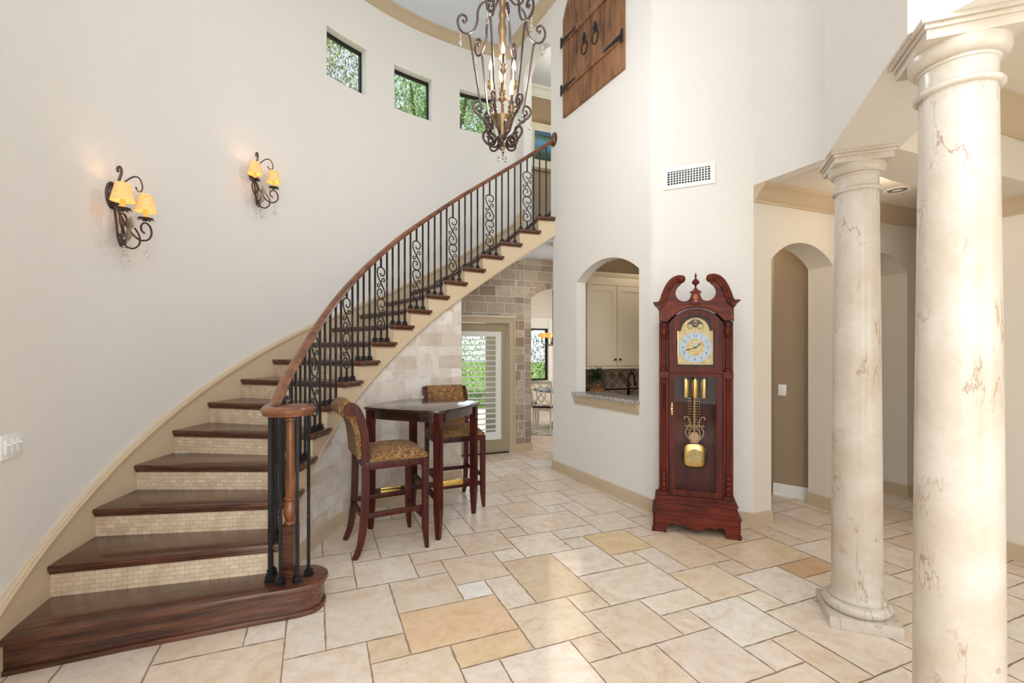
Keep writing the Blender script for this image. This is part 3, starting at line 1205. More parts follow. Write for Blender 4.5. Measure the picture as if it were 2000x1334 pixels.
for k in range(2, 21):
    p0 = spt(k, RS + 0.031, 0, -0.012)
    p1 = wpt(k, 0, RW - 0.014, -0.008)
    dd = (p1 - p0).normalized()
    nn = Vector((dd.y, -dd.x, 0))
    if nn.dot(spt(k + 1, RS + 0.3) - p0) < 0:
        nn = -nn
    b0_, b1_ = (k - 1) * RISE, k * RISE - 0.031
    mb = MB()
    L = (p1 - p0).length
    vs = [p0, p1, p1 + nn * 0.012, p0 + nn * 0.012]
    mb.add([(v.x, v.y, b0_) for v in vs] + [(v.x, v.y, b1_) for v in vs], [(0, 1, 5, 4), (1, 2, 6, 5), (2, 3, 7, 6), (3, 0, 4, 7), (4, 5, 6, 7), (3, 2, 1, 0)])
    mb.build('riser', 'riser_mosaic', ST, world=True, smooth=0, uvfn=lambda v, p, p0=p0, dd=dd, b=b0_, k=k: ((v - p0).dot(dd) + k * 0.37, v.z - b + 0.003))
# stringer, its bead, the plaster soffit
sm = ring_map(SC, RS + 0.03)
mb = MB()
for k in range(2, 20):
    s0, s1 = ang(k + 1) - 0.012, ang(k) - 0.012
    if k == 19:
        s0 = ang(19.0) - 0.012 - 0.03
    holewall(mb, sm, s0, s1, lambda s: zb(s), k * RISE - 0.031, 0.07, ds=0.025)
mb.build('stringer', 'stringer_paint', ST, world=True, smooth=30)
mb = MB()
n = 60
pth = [(ang(2.3) + (ang(19.1) - ang(2.3)) * i / n) for i in range(n + 1)]
mb.tube([(SC[0] + (RS + 0.024) * cos(a), SC[1] + (RS + 0.024) * sin(a), zb(a) + 0.004) for a in pth], 0.009, 6)
mb.build('bead_moulding', 'trim_beige', ST, world=True)
mb = MB()
for i in range(n):
    a, b = pth[i], pth[i + 1]
    for rr0, rr1 in ((RS + 0.03, RS + 0.7), (RS + 0.7, RW + 0.1)):
        A_, B_ = zb(a) + 0.002, zb(b) + 0.002
        ps = [(SC[0] + r_ * cos(t_), SC[1] + r_ * sin(t_), z_) for r_, t_, z_ in ((rr0, a, A_), (rr0, b, B_), (rr1, b, B_), (rr1, a, A_))]
        mb.add(ps + [(p[0], p[1], p[2] + 0.03) for p in ps], [(0, 1, 2, 3), (7, 6, 5, 4)])
mb.build('soffit', 'ceiling_paint', ST, world=True, recalc=False)
# wall skirtboard
SK = [(0.65, .36), (1.76, .525), (2.98, .737), (4.33, .982), (5.81, 1.237), (6.94, 1.433), (8.49, 1.702), (11.12, 2.115), (13.57, 2.545), (16.32, 3.19), (17.61, 3.536)]
SKA = sorted([(2.6437 - .045 - .1002 * (k - 10), z) for k, z in SK])
_sk = lambda a: interp(SKA, a) if a <= SKA[-1][0] else SKA[-1][1] - (a - SKA[-1][0]) * 1.5
skz = lambda a: (sum(_sk(a + d_) for d_ in (-.12, -.08, -.04, 0, .04, .08, .12)) / 7) if a > SKA[0][0] + .1 else _sk(a)
mb = MB()
s_lo, s_hi = RA(104.9), 3.70
holewall(mb, ring_map(WC, RW - 0.018), s_lo, s_hi, lambda s: max(0.0, skz(s) - 0.62), skz, 0.019, ds=0.02)
mb.build('skirtboard', 'stringer_paint', ST, world=True, smooth=30)
mb = MB()
mb.sweep([(0, -0.045), (0.014, -0.045), (0.018, -0.02), (0.010, -0.006), (0.010, 0.0), (0, 0.004)], arcp(WC, RW - 0.017, s_lo, s_hi, -1, skz, 80))
mb.build('skirt_cap', 'stringer_paint', ST, world=True, smooth=30)
# bottom bullnose step
ft = [(-2.44, 2.221), (-2.404, 2.236), (-1.965, 2.437), (-1.475, 2.639), (-1.363, 2.683), (-1.28, 2.712), (-1.214, 2.742), (-1.165, 2.775), (-1.135, 2.82), (-1.124, 2.87), (-1.13, 2.93), (-1.152, 2.975), (-1.19, 3.01), (-1.24, 3.035), (-1.30, 3.04), (-1.36, 3.02)]
r2 = spt(2, RS + 0.06, 0, -0.02)
w2 = wpt(2, 0, RW - 0.012, -0.012)
w1_ = Vector((*ft[0], 0))
w15 = wpt(1.5, 0, RW - 0.012)
outl = ft + [(r2.x + 0.02, r2.y + 0.03), (w2.x, w2.y), (w15.x, w15.y)]
mb = MB()
mb.prism(outl, RISE - 0.034, RISE)
kid(mb, 'tread', 'tread_wood', ST, (-1.8, 2.6, RISE), radians(24), bevel=0.011, smooth=40)


def inset(poly, m, dist):
    out = []
    for i, p in enumerate(poly[:m]):
        a = Vector(poly[max(i - 1, 0)])
        b = Vector(poly[min(i + 1, m - 1)])
        t = (b - a).normalized()
        out.append((p[0] - t.y * dist, p[1] + t.x * dist))
    return out


mb = MB()
mb.prism(inset(outl, len(ft), 0.028) + outl[len(ft):], 0.0, RISE - 0.033)
kid(mb, 'riser', 'tread_wood', ST, (-1.8, 2.6, 0), radians(24), smooth=40)
mb = MB()
pi_ = inset(ft, len(ft), 0.028)
po_ = inset(ft, len(ft), 0.012)
mb.prism(po_ + pi_[::-1], 0.0, 0.026)
kid(mb, 'shoe_moulding', 'tread_wood', ST, (-1.8, 2.6, 0), radians(24), smooth=40, bevel=0.004)

# ------------------------------------------------------------ landing and upper hallway
mb = MB()
p = [spt(20, RS + 0.03, 0, -0.012), wpt(20, 0, RW + 0.5, -0.01), Vector((3.0, 9.2, 0)), Vector((3.0, 5.6, 0))]
mb.prism([(v.x, v.y) for v in p], 20 * RISE - 0.25, 20 * RISE)
struct(mb, 'floor_landing', 'tread_wood', 'dark wood landing at the head of the staircase', 'floor')
UM = flat_map((0.24 - 1.0 * A1.x, 8.05 - A1.y), A1[:2], A2[:2])
mb = MB()
holewall(mb, UM, 0.75, 4.0, 2.96, 6.05, 0.1)
holewall(mb, flat_map(wm(RA(104.0), 0.0, 0)[:2], (0.05, 1), (-1, 0)), 0.0, 0.9, 3.3, 6.05, 0.1)
struct(mb, 'wall_upstairs', 'tan_paint', 'brown upstairs hallway wall behind the head of the staircase')
mb = MB()
mb.prism([(v.x, v.y) for v in (nm_(-1.06, 0.1, 0), nm_(0.6, 0.1, 0))] + [(3.2, 5.5), (3.6, 9.4), (0.1, 8.6)], 6.0, 6.05)
struct(mb, 'ceiling_upstairs', 'ceiling_paint', 'pale upstairs hallway ceiling glimpsed through the arch', 'ceiling')
runs('trim_crown_upstairs', [line(UM(0.75, 0, 0), UM(4.0, 0, 0), -A2, 6.0)], CRH, 'trim_white', 'pale crown moulding in the upstairs hallway', 'crown moulding')
point('upstairs_hall_light', (0.95, 7.1, 5.5), 13, (1, 0.86, 0.7), 0.1)
# flat piece of skirt beside the arch
mb = MB()
mb.sweep([(0, -0.3), (0.018, -0.3), (0.018, 0), (0, 0)], line(nm_(-1.04, 0, 0), nm_(-0.80, 0, 0), N_n, 3.545))
o = mb.build('trim_1', 'stringer_paint')
tag(o, 'short level cream skirt piece left of the upstairs arch', 'trim', None, 'structure')

# painting
PM = flat_map(UM(1.0, 0, 0)[:2], A1[:2], A2[:2])
t = thing('framed_painting', 'gold framed painting of a blue lake with a wide cream mat, up in the hallway', 'painting', PM(0.0, -0.03, 4.6))
mb = MB()
pw, z0_, z1_ = (0.0, 0.97), 4.60, 5.47
holewall(mb, lambda s, t_, z: PM(s, t_ - 0.035, z), pw[0], pw[1], z0_, z1_, 0.035, [(pw[0] + 0.05, pw[1] - 0.05, z0_ + 0.05, z1_ - 0.05)])
mb.build('frame', 'polished_brass' if False else 'dull_gold', t, world=True, smooth=0)
mb = MB()
mb.add([PM(pw[0] + .05, -0.012, z0_ + .05), PM(pw[1] - .05, -0.012, z0_ + .05), PM(pw[1] - .05, -0.012, z1_ - .05), PM(pw[0] + .05, -0.012, z1_ - .05)], [(0, 1, 2, 3)])
paint('mat_board', (222, 212, 190), 0.7)
mb.build('mat', 'mat_board', t, world=True, recalc=False)
mb = MB()
cz = (z0_ + z1_) / 2
ia, ib, iz0, iz1 = pw[0] + 0.15, pw[1] - 0.15, cz - 0.245, cz + 0.245
mb.add([PM(ia, -0.016, iz0), PM(ib, -0.016, iz0), PM(ib, -0.016, iz1), PM(ia, -0.016, iz1)], [(0, 1, 2, 3)])
g = M('lake_painting', 0.4, 0, (60, 110, 150))
tc = g.n('TexCoord')
se = g.n('SeparateXYZ')
g.l(tc.outputs['UV'], se.inputs[0])
n1 = g.n('TexNoise', Scale=9.0, Detail=6.0)
g.l(tc.outputs['UV'], n1.inputs['Vector'])
ad = g.n('Math', operation='MULTIPLY_ADD')
g.l(n1.outputs['Fac'], ad.inputs[0])
ad.inputs[1].default_value = 0.22
g.l(se.outputs[1], ad.inputs[2])
c1_ = g.ramp(ad.outputs[0], [(0.12, (28, 44, 34)), (0.36, (52, 84, 66)), (0.46, (54, 110, 150)), (0.72, (96, 150, 190)), (0.88, (70, 112, 84)), (0.97, (40, 60, 40)), (1.06, (60, 100, 140))])
g.col(c1_)
MAT['lake_painting'] = g.m
mb.build('picture', 'lake_painting', t, world=True, recalc=False, uvfn=lambda v, p: (((v - PM(ia, 0, 0)).dot(A1)) / (ib - ia), (v.z - iz0) / (iz1 - iz0)))

# ------------------------------------------------------------ railing
OFF = [(2.0, .785), (2.4, .77), (3.5, .728), (4.66, .69), (5.73, .706), (7.03, .739), (8.25, .768), (9.44, .792), (10.6, .818), (12.3, .834), (14, .85), (19, .848)]
RBAL = 2.56
rz = lambda k: k * RISE + interp(OFF, k)
RL = thing('stair_railing', 'black wrought iron stair railing with scrolled panels and dark wood handrail', 'railing', (-1.345, 2.89, RISE))
NC = Vector((-1.345, 2.89, 0))
vol = []
for a, r_ in ((520, .055), (480, .08), (450, .095), (420, .107), (390, .112), (360, .114), (330, .115), (300, .116), (270, .117), (240, .119), (210, .124), (185, .135), (165, .150), (150, .17)):
    vol.append((NC.x + r_ * cos(radians(a)), NC.y + r_ * sin(radians(a)), 1.182 + (0.006 if a < 170 else 0)))
kk = [2.75 + (18.93 - 2.75) * i / 40 for i in range(41)]
rp = [tuple(spt(k, RBAL, rz(k) - 0.012)) for k in kk]
path = smoothpath(vol + rp, 3)
sw = []
for i, p in enumerate(path):
    t = Vector(path[min(i + 1, len(path) - 1)]) - Vector(path[max(i - 1, 0)])
    t.z = 0
    t.normalize()
    sw.append((Vector(p), Vector((t.y, -t.x, 0))))
mb = MB()
HR = [(-.024, -.026), (.024, -.026), (.027, -.012), (.034, -.004), (.035, .010), (.026, .022), (.010, .028), (-.010, .028), (-.026, .022), (-.035, .010), (-.034, -.004), (-.027, -.012)]
mb.sweep(HR, sw)
mb.lathe([(0.03, 1.156), (0.07, 1.156), (0.078, 1.17), (0.078, 1.192), (0.068, 1.203), (0.001, 1.206)], 24, (NC.x, NC.y, 0))
mb.build('handrail', 'rail_wood', RL, world=True, smooth=40)
# rosette on the wall
mb = MB(Matrix.Translation(nm_(0.03, -0.02, rz(18.93) - 0.01)) @ Vector((*N_n[:2], 0)).to_track_quat('Z', 'X').to_matrix().to_4x4())
mb.lathe([(0.078, -0.02), (0.078, -0.008), (0.07, 0.0), (0.05, 0.004), (0.045, 0.012), (0.001, 0.014)], 24, sx=1.15)
mb.build('wall_rosette', 'tread_wood', RL, world=True)


def bar(mb, x, y, z0, z1, rot, tw=(), s=0.0075, T=None):
    """square bar with twisted stretches (zlo, zhi, turns)"""
    zs = [z0, z1]
    for a, b, n in tw:
        m = int(n * 10)
        zs += [a + (b - a) * i / m for i in range(m + 1)]
    zs = sorted(set(zs))
    vs = []
    fs = []
    for z in zs:
        an = rot
        for a, b, n in tw:
            if z > a:
                an += 2 * pi * n * min(1, (z - a) / (b - a))
        rr = s * 1.414
        for j in range(4):
            vs.append((x + rr * cos(an + pi / 4 + j * pi / 2), y + rr * sin(an + pi / 4 + j * pi / 2), z))
    for i in range(len(zs) - 1):
        for j in range(4):
            fs.append((i * 4 + j, i * 4 + (j + 1) % 4, i * 4 + 4 + (j + 1) % 4, i * 4 + 4 + j))
    fs.append((3, 2, 1, 0))
    e = (len(zs) - 1) * 4
    fs.append((e, e + 1, e + 2, e + 3))
    mb.add(vs, fs)


def shoe(parent):
    mb = MB()
    for w, a, b in ((.023, 0, .014), (.015, .014, .022), (.020, .022, .034), (.013, .034, .044)):
        mb.box((0, 0, (a + b) / 2), (2 * w, 2 * w, b - a))
    return mb


shoe_me = shoe(None).build('shoe', 'black_iron', None, smooth=0).data
bpy.data.objects.remove([o for o in COL.objects if o.name == 'shoe'][0])


def baluster(x, y, zb_, h, rot, kind):
    mb = MB()
    if kind == 'twist':
        bar(mb, 0, 0, 0, h, 0, [(h * .30, h * .43, 2.0), (h * .60, h * .73, 2.0)])
    elif kind == 'low':
        bar(mb, 0, 0, 0, h, 0, [(h * .36, h * .55, 3.0)])
    elif kind == 'plain':
        bar(mb, 0, 0, 0, h, 0, [(h * .55, h * .68, 2.0)], 0.0075)
    else:
        SH = 0.635
        zc = 0.115 + SH / 2
        bar(mb, 0, 0, 0, 0.12, 0)
        bar(mb, 0, 0, 0.112 + SH, h, 0)
        for c in (0.115 + SH * 0.25, 0.115 + SH * 0.75):
            hh, w = SH / 4, 0.054
            # large S : curl, over the top, cross the middle, round the bottom, curl
            S1 = [(-.004, .070), (.014, .088), (-.002, .112), (-.034, .106), (-.052, .078), (-.054, .112), (-.036, .146), (0, .157), (.038, .146), (.055, .108), (.042, .060), (.012, .012),
                  (-.018, -.030), (-.046, -.075), (-.054, -.110), (-.038, -.146), (0, -.158), (.038, -.146), (.054, -.112), (.050, -.078), (.032, -.058), (.004, -.066), (-.012, -.088), (.004, -.102)]
            S1 = [(.010, .098), (.002, .080), (-.022, .072), (-.045, .088), (-.054, .115), (-.040, .145), (0, .157), (.040, .145), (.055, .110), (.042, .060), (.012, .012),
                  (-.020, -.030), (-.048, -.075), (-.054, -.112), (-.038, -.146), (0, -.158), (.038, -.145), (.053, -.112), (.046, -.078), (.022, -.062), (-.006, -.074), (-.010, -.098), (.006, -.104)]
            p = smoothpath([(a, 0, c + b) for a, b in S1], 4)
            mb.tube(p, 0.0065, 6)
            S2 = [(-.030, .020), (-.046, .016), (-.052, .034), (-.036, .050), (-.016, .038), (0, 0.004), (.018, -.030), (.038, -.046), (.053, -.030), (.046, -.012), (.032, -.018)]
            mb.tube(smoothpath([(a, 0, c + b) for a, b in S2], 4), 0.0058, 6)
    o = mb.build('baluster', 'black_iron', RL, smooth=50)
    o.location = Vector((x, y, zb_)) - RL.location
    o.rotation_euler = (0, 0, rot)
    s = bpy.data.objects.new('shoe', shoe_me)
    COL.objects.link(s)
    s.parent = o
    return o


for (x, y) in ((-1.425, 2.80), (-1.346, 2.768), (-1.262, 2.80), (-1.232, 2.884), (-1.462, 2.897)):
    baluster(x, y, RISE, 1.166 - RISE, atan2(y - NC.y, x - NC.x), 'low')
for k in range(2, 19):
    for i, f in enumerate((0.22, 0.56, 0.90)):
        if k == 18 and i == 2:
            continue
        q = spt(k + f, RBAL)
        kind = 'scroll' if (k % 2 == 1 and i == 1) else ('plain' if (k + i) % 2 else 'twist')
        baluster(q.x, q.y, k * RISE, rz(k + f) - 0.032 - k * RISE, ang(k + f) + pi / 2, kind)
# newel
nw = thing('newel_tmp', None, None, (0, 0, 0))
bpy.data.objects.remove(nw)
mb = MB()
mb.box((0, 0, 0.155), (0.076, 0.076, 0.31), 1)
mb.lathe([(.034, .31), (.037, .315), (.037, .325), (.026, .335), (.030, .345), (.040, .375), (.041, .395), (.034, .43), (.027, .45), (.036, .46), (.036, .472), (.027, .478),
          (.029, .49), (.0255, .7), (.022, .93), (.030, .94), (.030, .955), (.023, .96), (.023, .985)], 12)
nwo = mb.build('newel_post', ['newel_wood', 'tread_wood'], RL, smooth=30)
nwo.rotation_euler = (0, 0, radians(-4))

# ------------------------------------------------------------ marble columns
def column(x, y, z1, label):
    t = thing('marble_column', label, 'column', (x, y, 0), atan2(-BD.x, BD.y) + pi, 'marble columns under the beam')
    mb = MB()
    mb.box((0, 0, 0.032), (0.34, 0.34, 0.064))
    mb.build('plinth', 'column_marble', t, bevel=0.003)
    mb = MB()
    pr = [(.155, .063)]
    for i in range(9):
        a = -pi / 2 + pi * i / 8
        pr.append((.138 + .030 * cos(a), .094 + .030 * sin(a)))
    pr += [(.140, .126), (.140, .136), (.134, .140), (.126, .150), (.1235, .165)]
    mb.lathe(pr, 48)
    mb.build('base', 'column_marble', t, smooth=50)
    mb = MB()
    H_ = z1 - 0.21
    mb.lathe([(.1235 - .0185 * (i / 12) ** 1.6, .160 + (H_ - .160) * i / 12) for i in range(13)], 48)
    mb.build('shaft', 'column_marble', t, smooth=60)
    mb = MB()
    z = z1 - 0.215
    pr = [(.105, z), (.118, z + .002), (.123, z + .008), (.123, z + .016), (.118, z + .022), (.108, z + .024), (.106, z + .032), (.106, z + .085), (.112, z + .088), (.113, z + .096), (.110, z + .099)]
    for i in range(8):
        a = -pi / 2 + (pi / 2) * i / 7
        pr.append((.112 + .026 * cos(a), z + .131 + .031 * sin(a)))
    pr += [(.138, z + .150), (.05, z + .151)]
    mb.lathe(pr, 48)
    mb.build('capital', 'column_marble', t, smooth=50)
    mb = MB()
    mb.box((0, 0, z1 - .049), (.275, .275, .034))
    mb.box((0, 0, z1 - .025), (.290, .290, .016))
    mb.box((0, 0, z1 - .0085), (.312, .312, .017))
    mb.build('abacus', 'column_marble', t, bevel=0.003)
    return t


column(1.99, 2.75, BZ, 'farther veined cream marble column with its square base in view')
column(1.5755, 1.684, BZ, 'nearer and larger veined cream marble column, cut off by the bottom of the frame')

# ------------------------------------------------------------ glazed door
t = thing('door_1', 'tan glazed door with white louvred shutter, under the stairs', 'door', FM(0.7, 0.04, 0))
t['kind'] = 'structure'
mb = MB()
holewall(mb, lambda s, t_, z: FM(s, 0.045 + t_, z), 0.25, 1.15, 0.012, 1.94, 0.045, [(0.40, 1.00, 0.26, 1.78)])
mb.build('door_slab', 'door_paint', t, world=True, smooth=0)
mb = MB()
holewall(mb, lambda s, t_, z: FM(s, 0.015 + t_, z), 0.355, 1.045, 0.205, 1.815, 0.03, [(0.435, 0.965, 0.32, 1.74)])
sf = mb.build('shutter_frame', 'trim_white', t, world=True, smooth=0)
for i in range(18):
    z = 0.36 + i * 0.0785
    mb = MB()
    c = FM(0.70, 0.03, z)
    R = Matrix.Rotation(atan2(A1.y, A1.x), 3, 'Z') @ Matrix.Rotation(radians(6), 3, 'X')
    mb.box(c, (0.525, 0.062, 0.008), R=R)
    mb.build('louver', 'trim_white', t, world=True, smooth=0)
mb = MB()
mb.add([FM(0.4, 0.07, 0.26), FM(1.0, 0.07, 0.26), FM(1.0, 0.07, 1.78), FM(0.4, 0.07, 1.78)], [(0, 1, 2, 3)])
mb.build('pane', 'window_glass', t, world=True, recalc=False)
mb = MB()
holewall(mb, lambda s, t_, z: FM(s, -0.025 + t_, z), 0.14, 1.26, 0.0, 2.035, 0.03, [(0.238, 1.157, 0.0, 1.945)])
holewall(mb, lambda s, t_, z: FM(s, -0.036 + t_, z), 0.14, 1.26, 0.0, 2.035, 0.02, [(0.168, 1.232, 0.0, 2.008)])
mb.build('casing', 'trim_beige', t, world=True, smooth=0)
mb = MB()
mb.box(FM(0.70, 0.06, 0.006), (0.92, 0.14, 0.012), rz=atan2(A1.y, A1.x))
mb.build('threshold', 'dark_bronze', t, world=True, smooth=0)

# ------------------------------------------------------------ dining room beyond the brick arch
DW = flat_map((0.0, 10.9), A1[:2], A2[:2])
wx0, wx1 = 0.36, 0.92
mb = MB()
holewall(mb, DW, 0.05, 4.2, 0, 3.05, 0.15, [(wx0, wx1, 0.82, 2.20)])
LP0 = FM(0.06, 0.155, 0)
LP1 = LP0 + A2 * 1.42
LP2 = DW(0.05, 0.15, 0)
holewall(mb, flat_map(LP1[:2], (LP2 - LP1)[:2], (A1)[:2]), 0, (LP2 - LP1).length, 0, 3.05, 0.12)
holewall(mb, flat_map(DW(4.2, 0, 0)[:2], (-A2)[:2], A1[:2]), 0, 4.6, 0, 3.05, 0.15)
struct(mb, 'wall_dining', 'hall_paint', 'pale far wall of the dining room seen through the brick arch', smooth=0)
mb = MB()
mb.prism([(v.x, v.y) for v in (LP2, DW(4.3, 0.1, 0), DW(4.3, -4.0, 0), FM(-1.6, 0.12, 0), FM(0.0, 0.12, 0), LP1)], 3.0, 3.05)
struct(mb, 'ceiling_dining', 'ceiling_paint', 'pale dining room ceiling beyond the brick arch', 'ceiling')
mb = MB()
holewall(mb, flat_map(LP0[:2], A2[:2], A1[:2]), 0, 1.42, 0, 3.05, 0.12)
struct(mb, 'wall_patio', 'patio_stucco', 'taupe outdoor wall beside the patio, seen through the louvred door')
mb = MB()
mb.prism([(v.x, v.y) for v in (FM(0.0, 0.16, 0), FM(3.0, 0.16, 0), FM(3.0, 2.8, 0), FM(0.0, 2.8, 0))], -0.06, -0.012)
struct(mb, 'floor_patio', 'patio_concrete', 'grey patio floor outside the louvred door', 'floor')
t = thing('patio_post', 'white square post outside the louvred door', 'post', FM(0.93, 2.6, -0.012))
mb = MB()
mb.box((0, 0, 1.5), (.13, .13, 3.0))
mb.box((0, 0, .06), (.17, .17, .12))
mb.build('shaft', 'trim_white', t, bevel=.004)
t = thing('patio_bench', 'low grey patio bench outside the louvred door', 'bench', FM(0.95, 1.5, -0.012), atan2(A1.y, A1.x))
mb = MB()
mb.box((0, 0, .42), (1.1, .45, .05))
mb.build('seat', 'patio_grey', t, bevel=.005)
for sx in (-1, 1):
    mb = MB()
    mb.box((sx * .48, 0, .20), (.06, .42, .395))
    mb.build('leg', 'patio_grey', t, bevel=.004)
t = thing('window_4', 'dining room window with dark sash and white casing, seen through the brick arch', 'window', DW((wx0 + wx1) / 2, 0, 0.82))
t['kind'] = 'structure'
mb = MB()
holewall(mb, lambda s, t_, z: DW(s, -0.025 + t_, z), wx0 - 0.09, wx1 + 0.09, 0.74, 2.29, 0.03, [(wx0, wx1, 0.82, 2.20)])
mb.build('casing', 'trim_white', t, world=True, smooth=0)
mb = MB()
holewall(mb, lambda s, t_, z: DW(s, 0.03 + t_, z), wx0, wx1, 0.82, 2.20, 0.04, [(wx0 + 0.05, wx1 - 0.05, 0.87, 2.0)])
mb.build('sash', 'black_frame', t, world=True, smooth=0)
mb = MB()
mb.add([DW(wx0, .05, .82), DW(wx1, .05, .82), DW(wx1, .05, 2.2), DW(wx0, .05, 2.2)], [(0, 1, 2, 3)])
mb.build('pane', 'window_glass', t, world=True, recalc=False)
mb = MB()
mb.box(DW((wx0 + wx1) / 2, 0.0, 2.12), (wx1 - wx0, 0.03, 0.16), rz=atan2(A1.y, A1.x))
mb.build('roller_blind', 'trim_white', t, world=True, smooth=0)

TX, TY = 0.98, 9.55
mb = MB()
mb.lathe([(0.80, 0.0), (0.82, 0.004), (0.82, 0.008), (0.80, 0.010), (0.001, 0.010)], 40)
g = M('rug_pile', 0.95, 0, (206, 198, 184))
n1 = g.n('TexNoise', Scale=9.0, Detail=4.0, Distortion=2.0)
g.l(g.coords('Object'), n1.inputs['Vector'])
g.col(g.ramp(n1.outputs['Fac'], [(0.4, (150, 150, 144)), (0.5, (214, 208, 196)), (0.6, (228, 222, 212))]))
MAT['rug_pile'] = g.m
o = mb.build('round_rug', 'rug_pile', None, loc=(TX - 0.1, TY - 0.2, 0.001))
tag(o, 'round pale patterned rug under the dining table beyond the arch', 'rug')
t = thing('dining_table', 'white pedestal dining table with dark round top in the far dining room', 'table', (TX + 0.05, TY, 0.011))
mb = MB()
mb.lathe([(0.60, .715), (0.615, .725), (0.615, .738), (0.60, .745), (.001, .745)], 40)
mb.build('table_top', 'table_top_wood', t)
mb = MB()
mb.lathe([(.05, .10), (.09, .12), (.11, .18), (.07, .26), (.045, .32), (.075, .40), (.095, .48), (.06, .56), (.05, .62), (.12, .70), (.14, .715)], 20)
pd = mb.build('pedestal', 'white_chair_wood', t)
for i in range(4):
    mb = MB()
    a = i * pi / 2 + 0.5
    mb.tube(smoothpath([(.04 * cos(a), .04 * sin(a), .20), (.16 * cos(a), .16 * sin(a), .15), (.28 * cos(a), .28 * sin(a), .05), (.36 * cos(a), .36 * sin(a), .022)], 4), [.034] * 9 + [.03, .026, .024, .022], 8)
    mb.build('foot', 'white_chair_wood', t)


def dining_chair(x, y, rot, label):
    t = thing('dining_chair', label, 'chair', (x, y, 0.0125), rot, 'white dining chairs around the far table')
    mb = MB()
    mb.prism([(-.215, .21), (.215, .21), (.19, -.20), (-.19, -.20)], .445, .475)
    mb.build('seat', 'table_top_wood', t, bevel=.008)
    mb = MB()
    mb.prism([(-.20, .195), (.20, .195), (.175, -.185), (-.175, -.185)], .385, .446)
    mb.build('apron', 'white_chair_wood', t)
    for sx in (-1, 1):
        mb = MB()
        mb.tube([(sx * .185, .18, .39), (sx * .185, .18, .2), (sx * .19, .185, .003)], [.022, .018, .013], 8)
        mb.build('leg', 'white_chair_wood', t)
        mb = MB()
        mb.tube(smoothpath([(sx * .175, -.25, .003), (sx * .17, -.19, .22), (sx * .17, -.18, .44), (sx * .19, -.21, .7), (sx * .205, -.27, .95)], 4), .018, 8)
        mb.build('leg', 'white_chair_wood', t)
    mb = MB()
    top = [(x_, -.272 - .02 * (1 - (x_ / .21) ** 2), .93) for x_ in (-.21, -.14, -.07, 0, .07, .14, .21)]
    mb.sweep([(-.012, -.03), (.012, -.03), (.012, .03), (-.012, .03)], [(Vector(p), Vector((0, 1, 0))) for p in top])
    for sx in (-1, 1):
        mb.tube(smoothpath([(sx * .17, -.20, .50), (sx * .05, -.225, .64), (-sx * .05, -.24, .76), (-sx * .17, -.265, .90)], 5), .012, 6)
        mb.tube(smoothpath([(0, -.215, .55), (sx * .07, -.23, .64), (sx * .075, -.24, .76), (0, -.265, .88)], 5), .012, 6)
    mb.build('backrest', 'white_chair_wood', t)
    return t


dining_chair(0.62, 9.05, -0.35, 'white cross-backed dining chair nearest the brick arch, back to the stair hall')
dining_chair(0.28, 9.75, -1.5, 'white cross-backed dining chair left of the far table, below the window')
t = thing('dining_chandelier', 'small dark iron chandelier with amber glass shades in the dining room', 'chandelier', (0.78, 9.1, 1.66))
mb = MB()
mb.tube([(0, 0, 0.0), (0, 0, 1.33)], .008, 6)
mb.lathe([(.001, -.03), (.02, -.015), (.03, .02), (.014, .06), (.02, .1), (.01, .14)], 12)
mb.lathe([(.06, 1.30), (.06, 1.335), (.001, 1.335)], 16)
mb.build('stem', 'black_iron', t)
for i in range(5):
    a = 2 * pi * i / 5 + 2.9
    mb = MB()
    P = smoothpath([(0, 0, .05), (.08 * cos(a), .08 * sin(a), -.04), (.17 * cos(a), .17 * sin(a), -.02), (.21 * cos(a), .21 * sin(a), .06), (.20 * cos(a), .20 * sin(a), .10)], 4)
    mb.tube(P, .007, 6)
    am = mb.build('arm', 'black_iron', t)
    mb = MB()
    mb.lathe([(.012, .0), (.045, .02), (.062, .06), (.066, .10), (.060, .10), (.056, .06), (.040, .026), (.010, .008)], 16, (.20 * cos(a), .20 * sin(a), .10))
    mb.build('glass_shade', 'amber_glass_glow', am)
point('dining_lamp', (0.78, 9.1, 1.95), 10, (1, .75, .5), .1)

# ------------------------------------------------------------ wet bar behind the pass-through
def BP(a, b, z=0.0):
    return A1 * a + A2 * b + Vector((0, 0, z))


RZ1 = atan2(A1.y, A1.x)
mb = MB()
bw = lambda s, t_, z: BP(s, 5.70 + t_, z)
holewall(mb, bw, 3.03, 5.3, 0, 2.95, 0.1)
holewall(mb, lambda s, t_, z: BP(3.03 + t_, s, z), 5.40, 5.70, 0, 2.95, 0.06)
holewall(mb, lambda s, t_, z: BP(5.2 + t_, s, z), 3.6, 5.70, 0, 2.95, 0.08)
struct(mb, 'wall_bar', 'tan_paint', 'brown wall of the wet bar above the cabinets', smooth=0)
mb = MB()
mb.prism([(v.x, v.y) for v in (nm_(0.02, 0.1, 0), BP(2.95, 5.75), BP(5.25, 5.75), BP(5.25, 3.55), nm_(1.85, 0.1, 0))], 2.95, 3.0)
struct(mb, 'ceiling_bar', 'tan_paint', 'brown ceiling over the wet bar', 'ceiling')
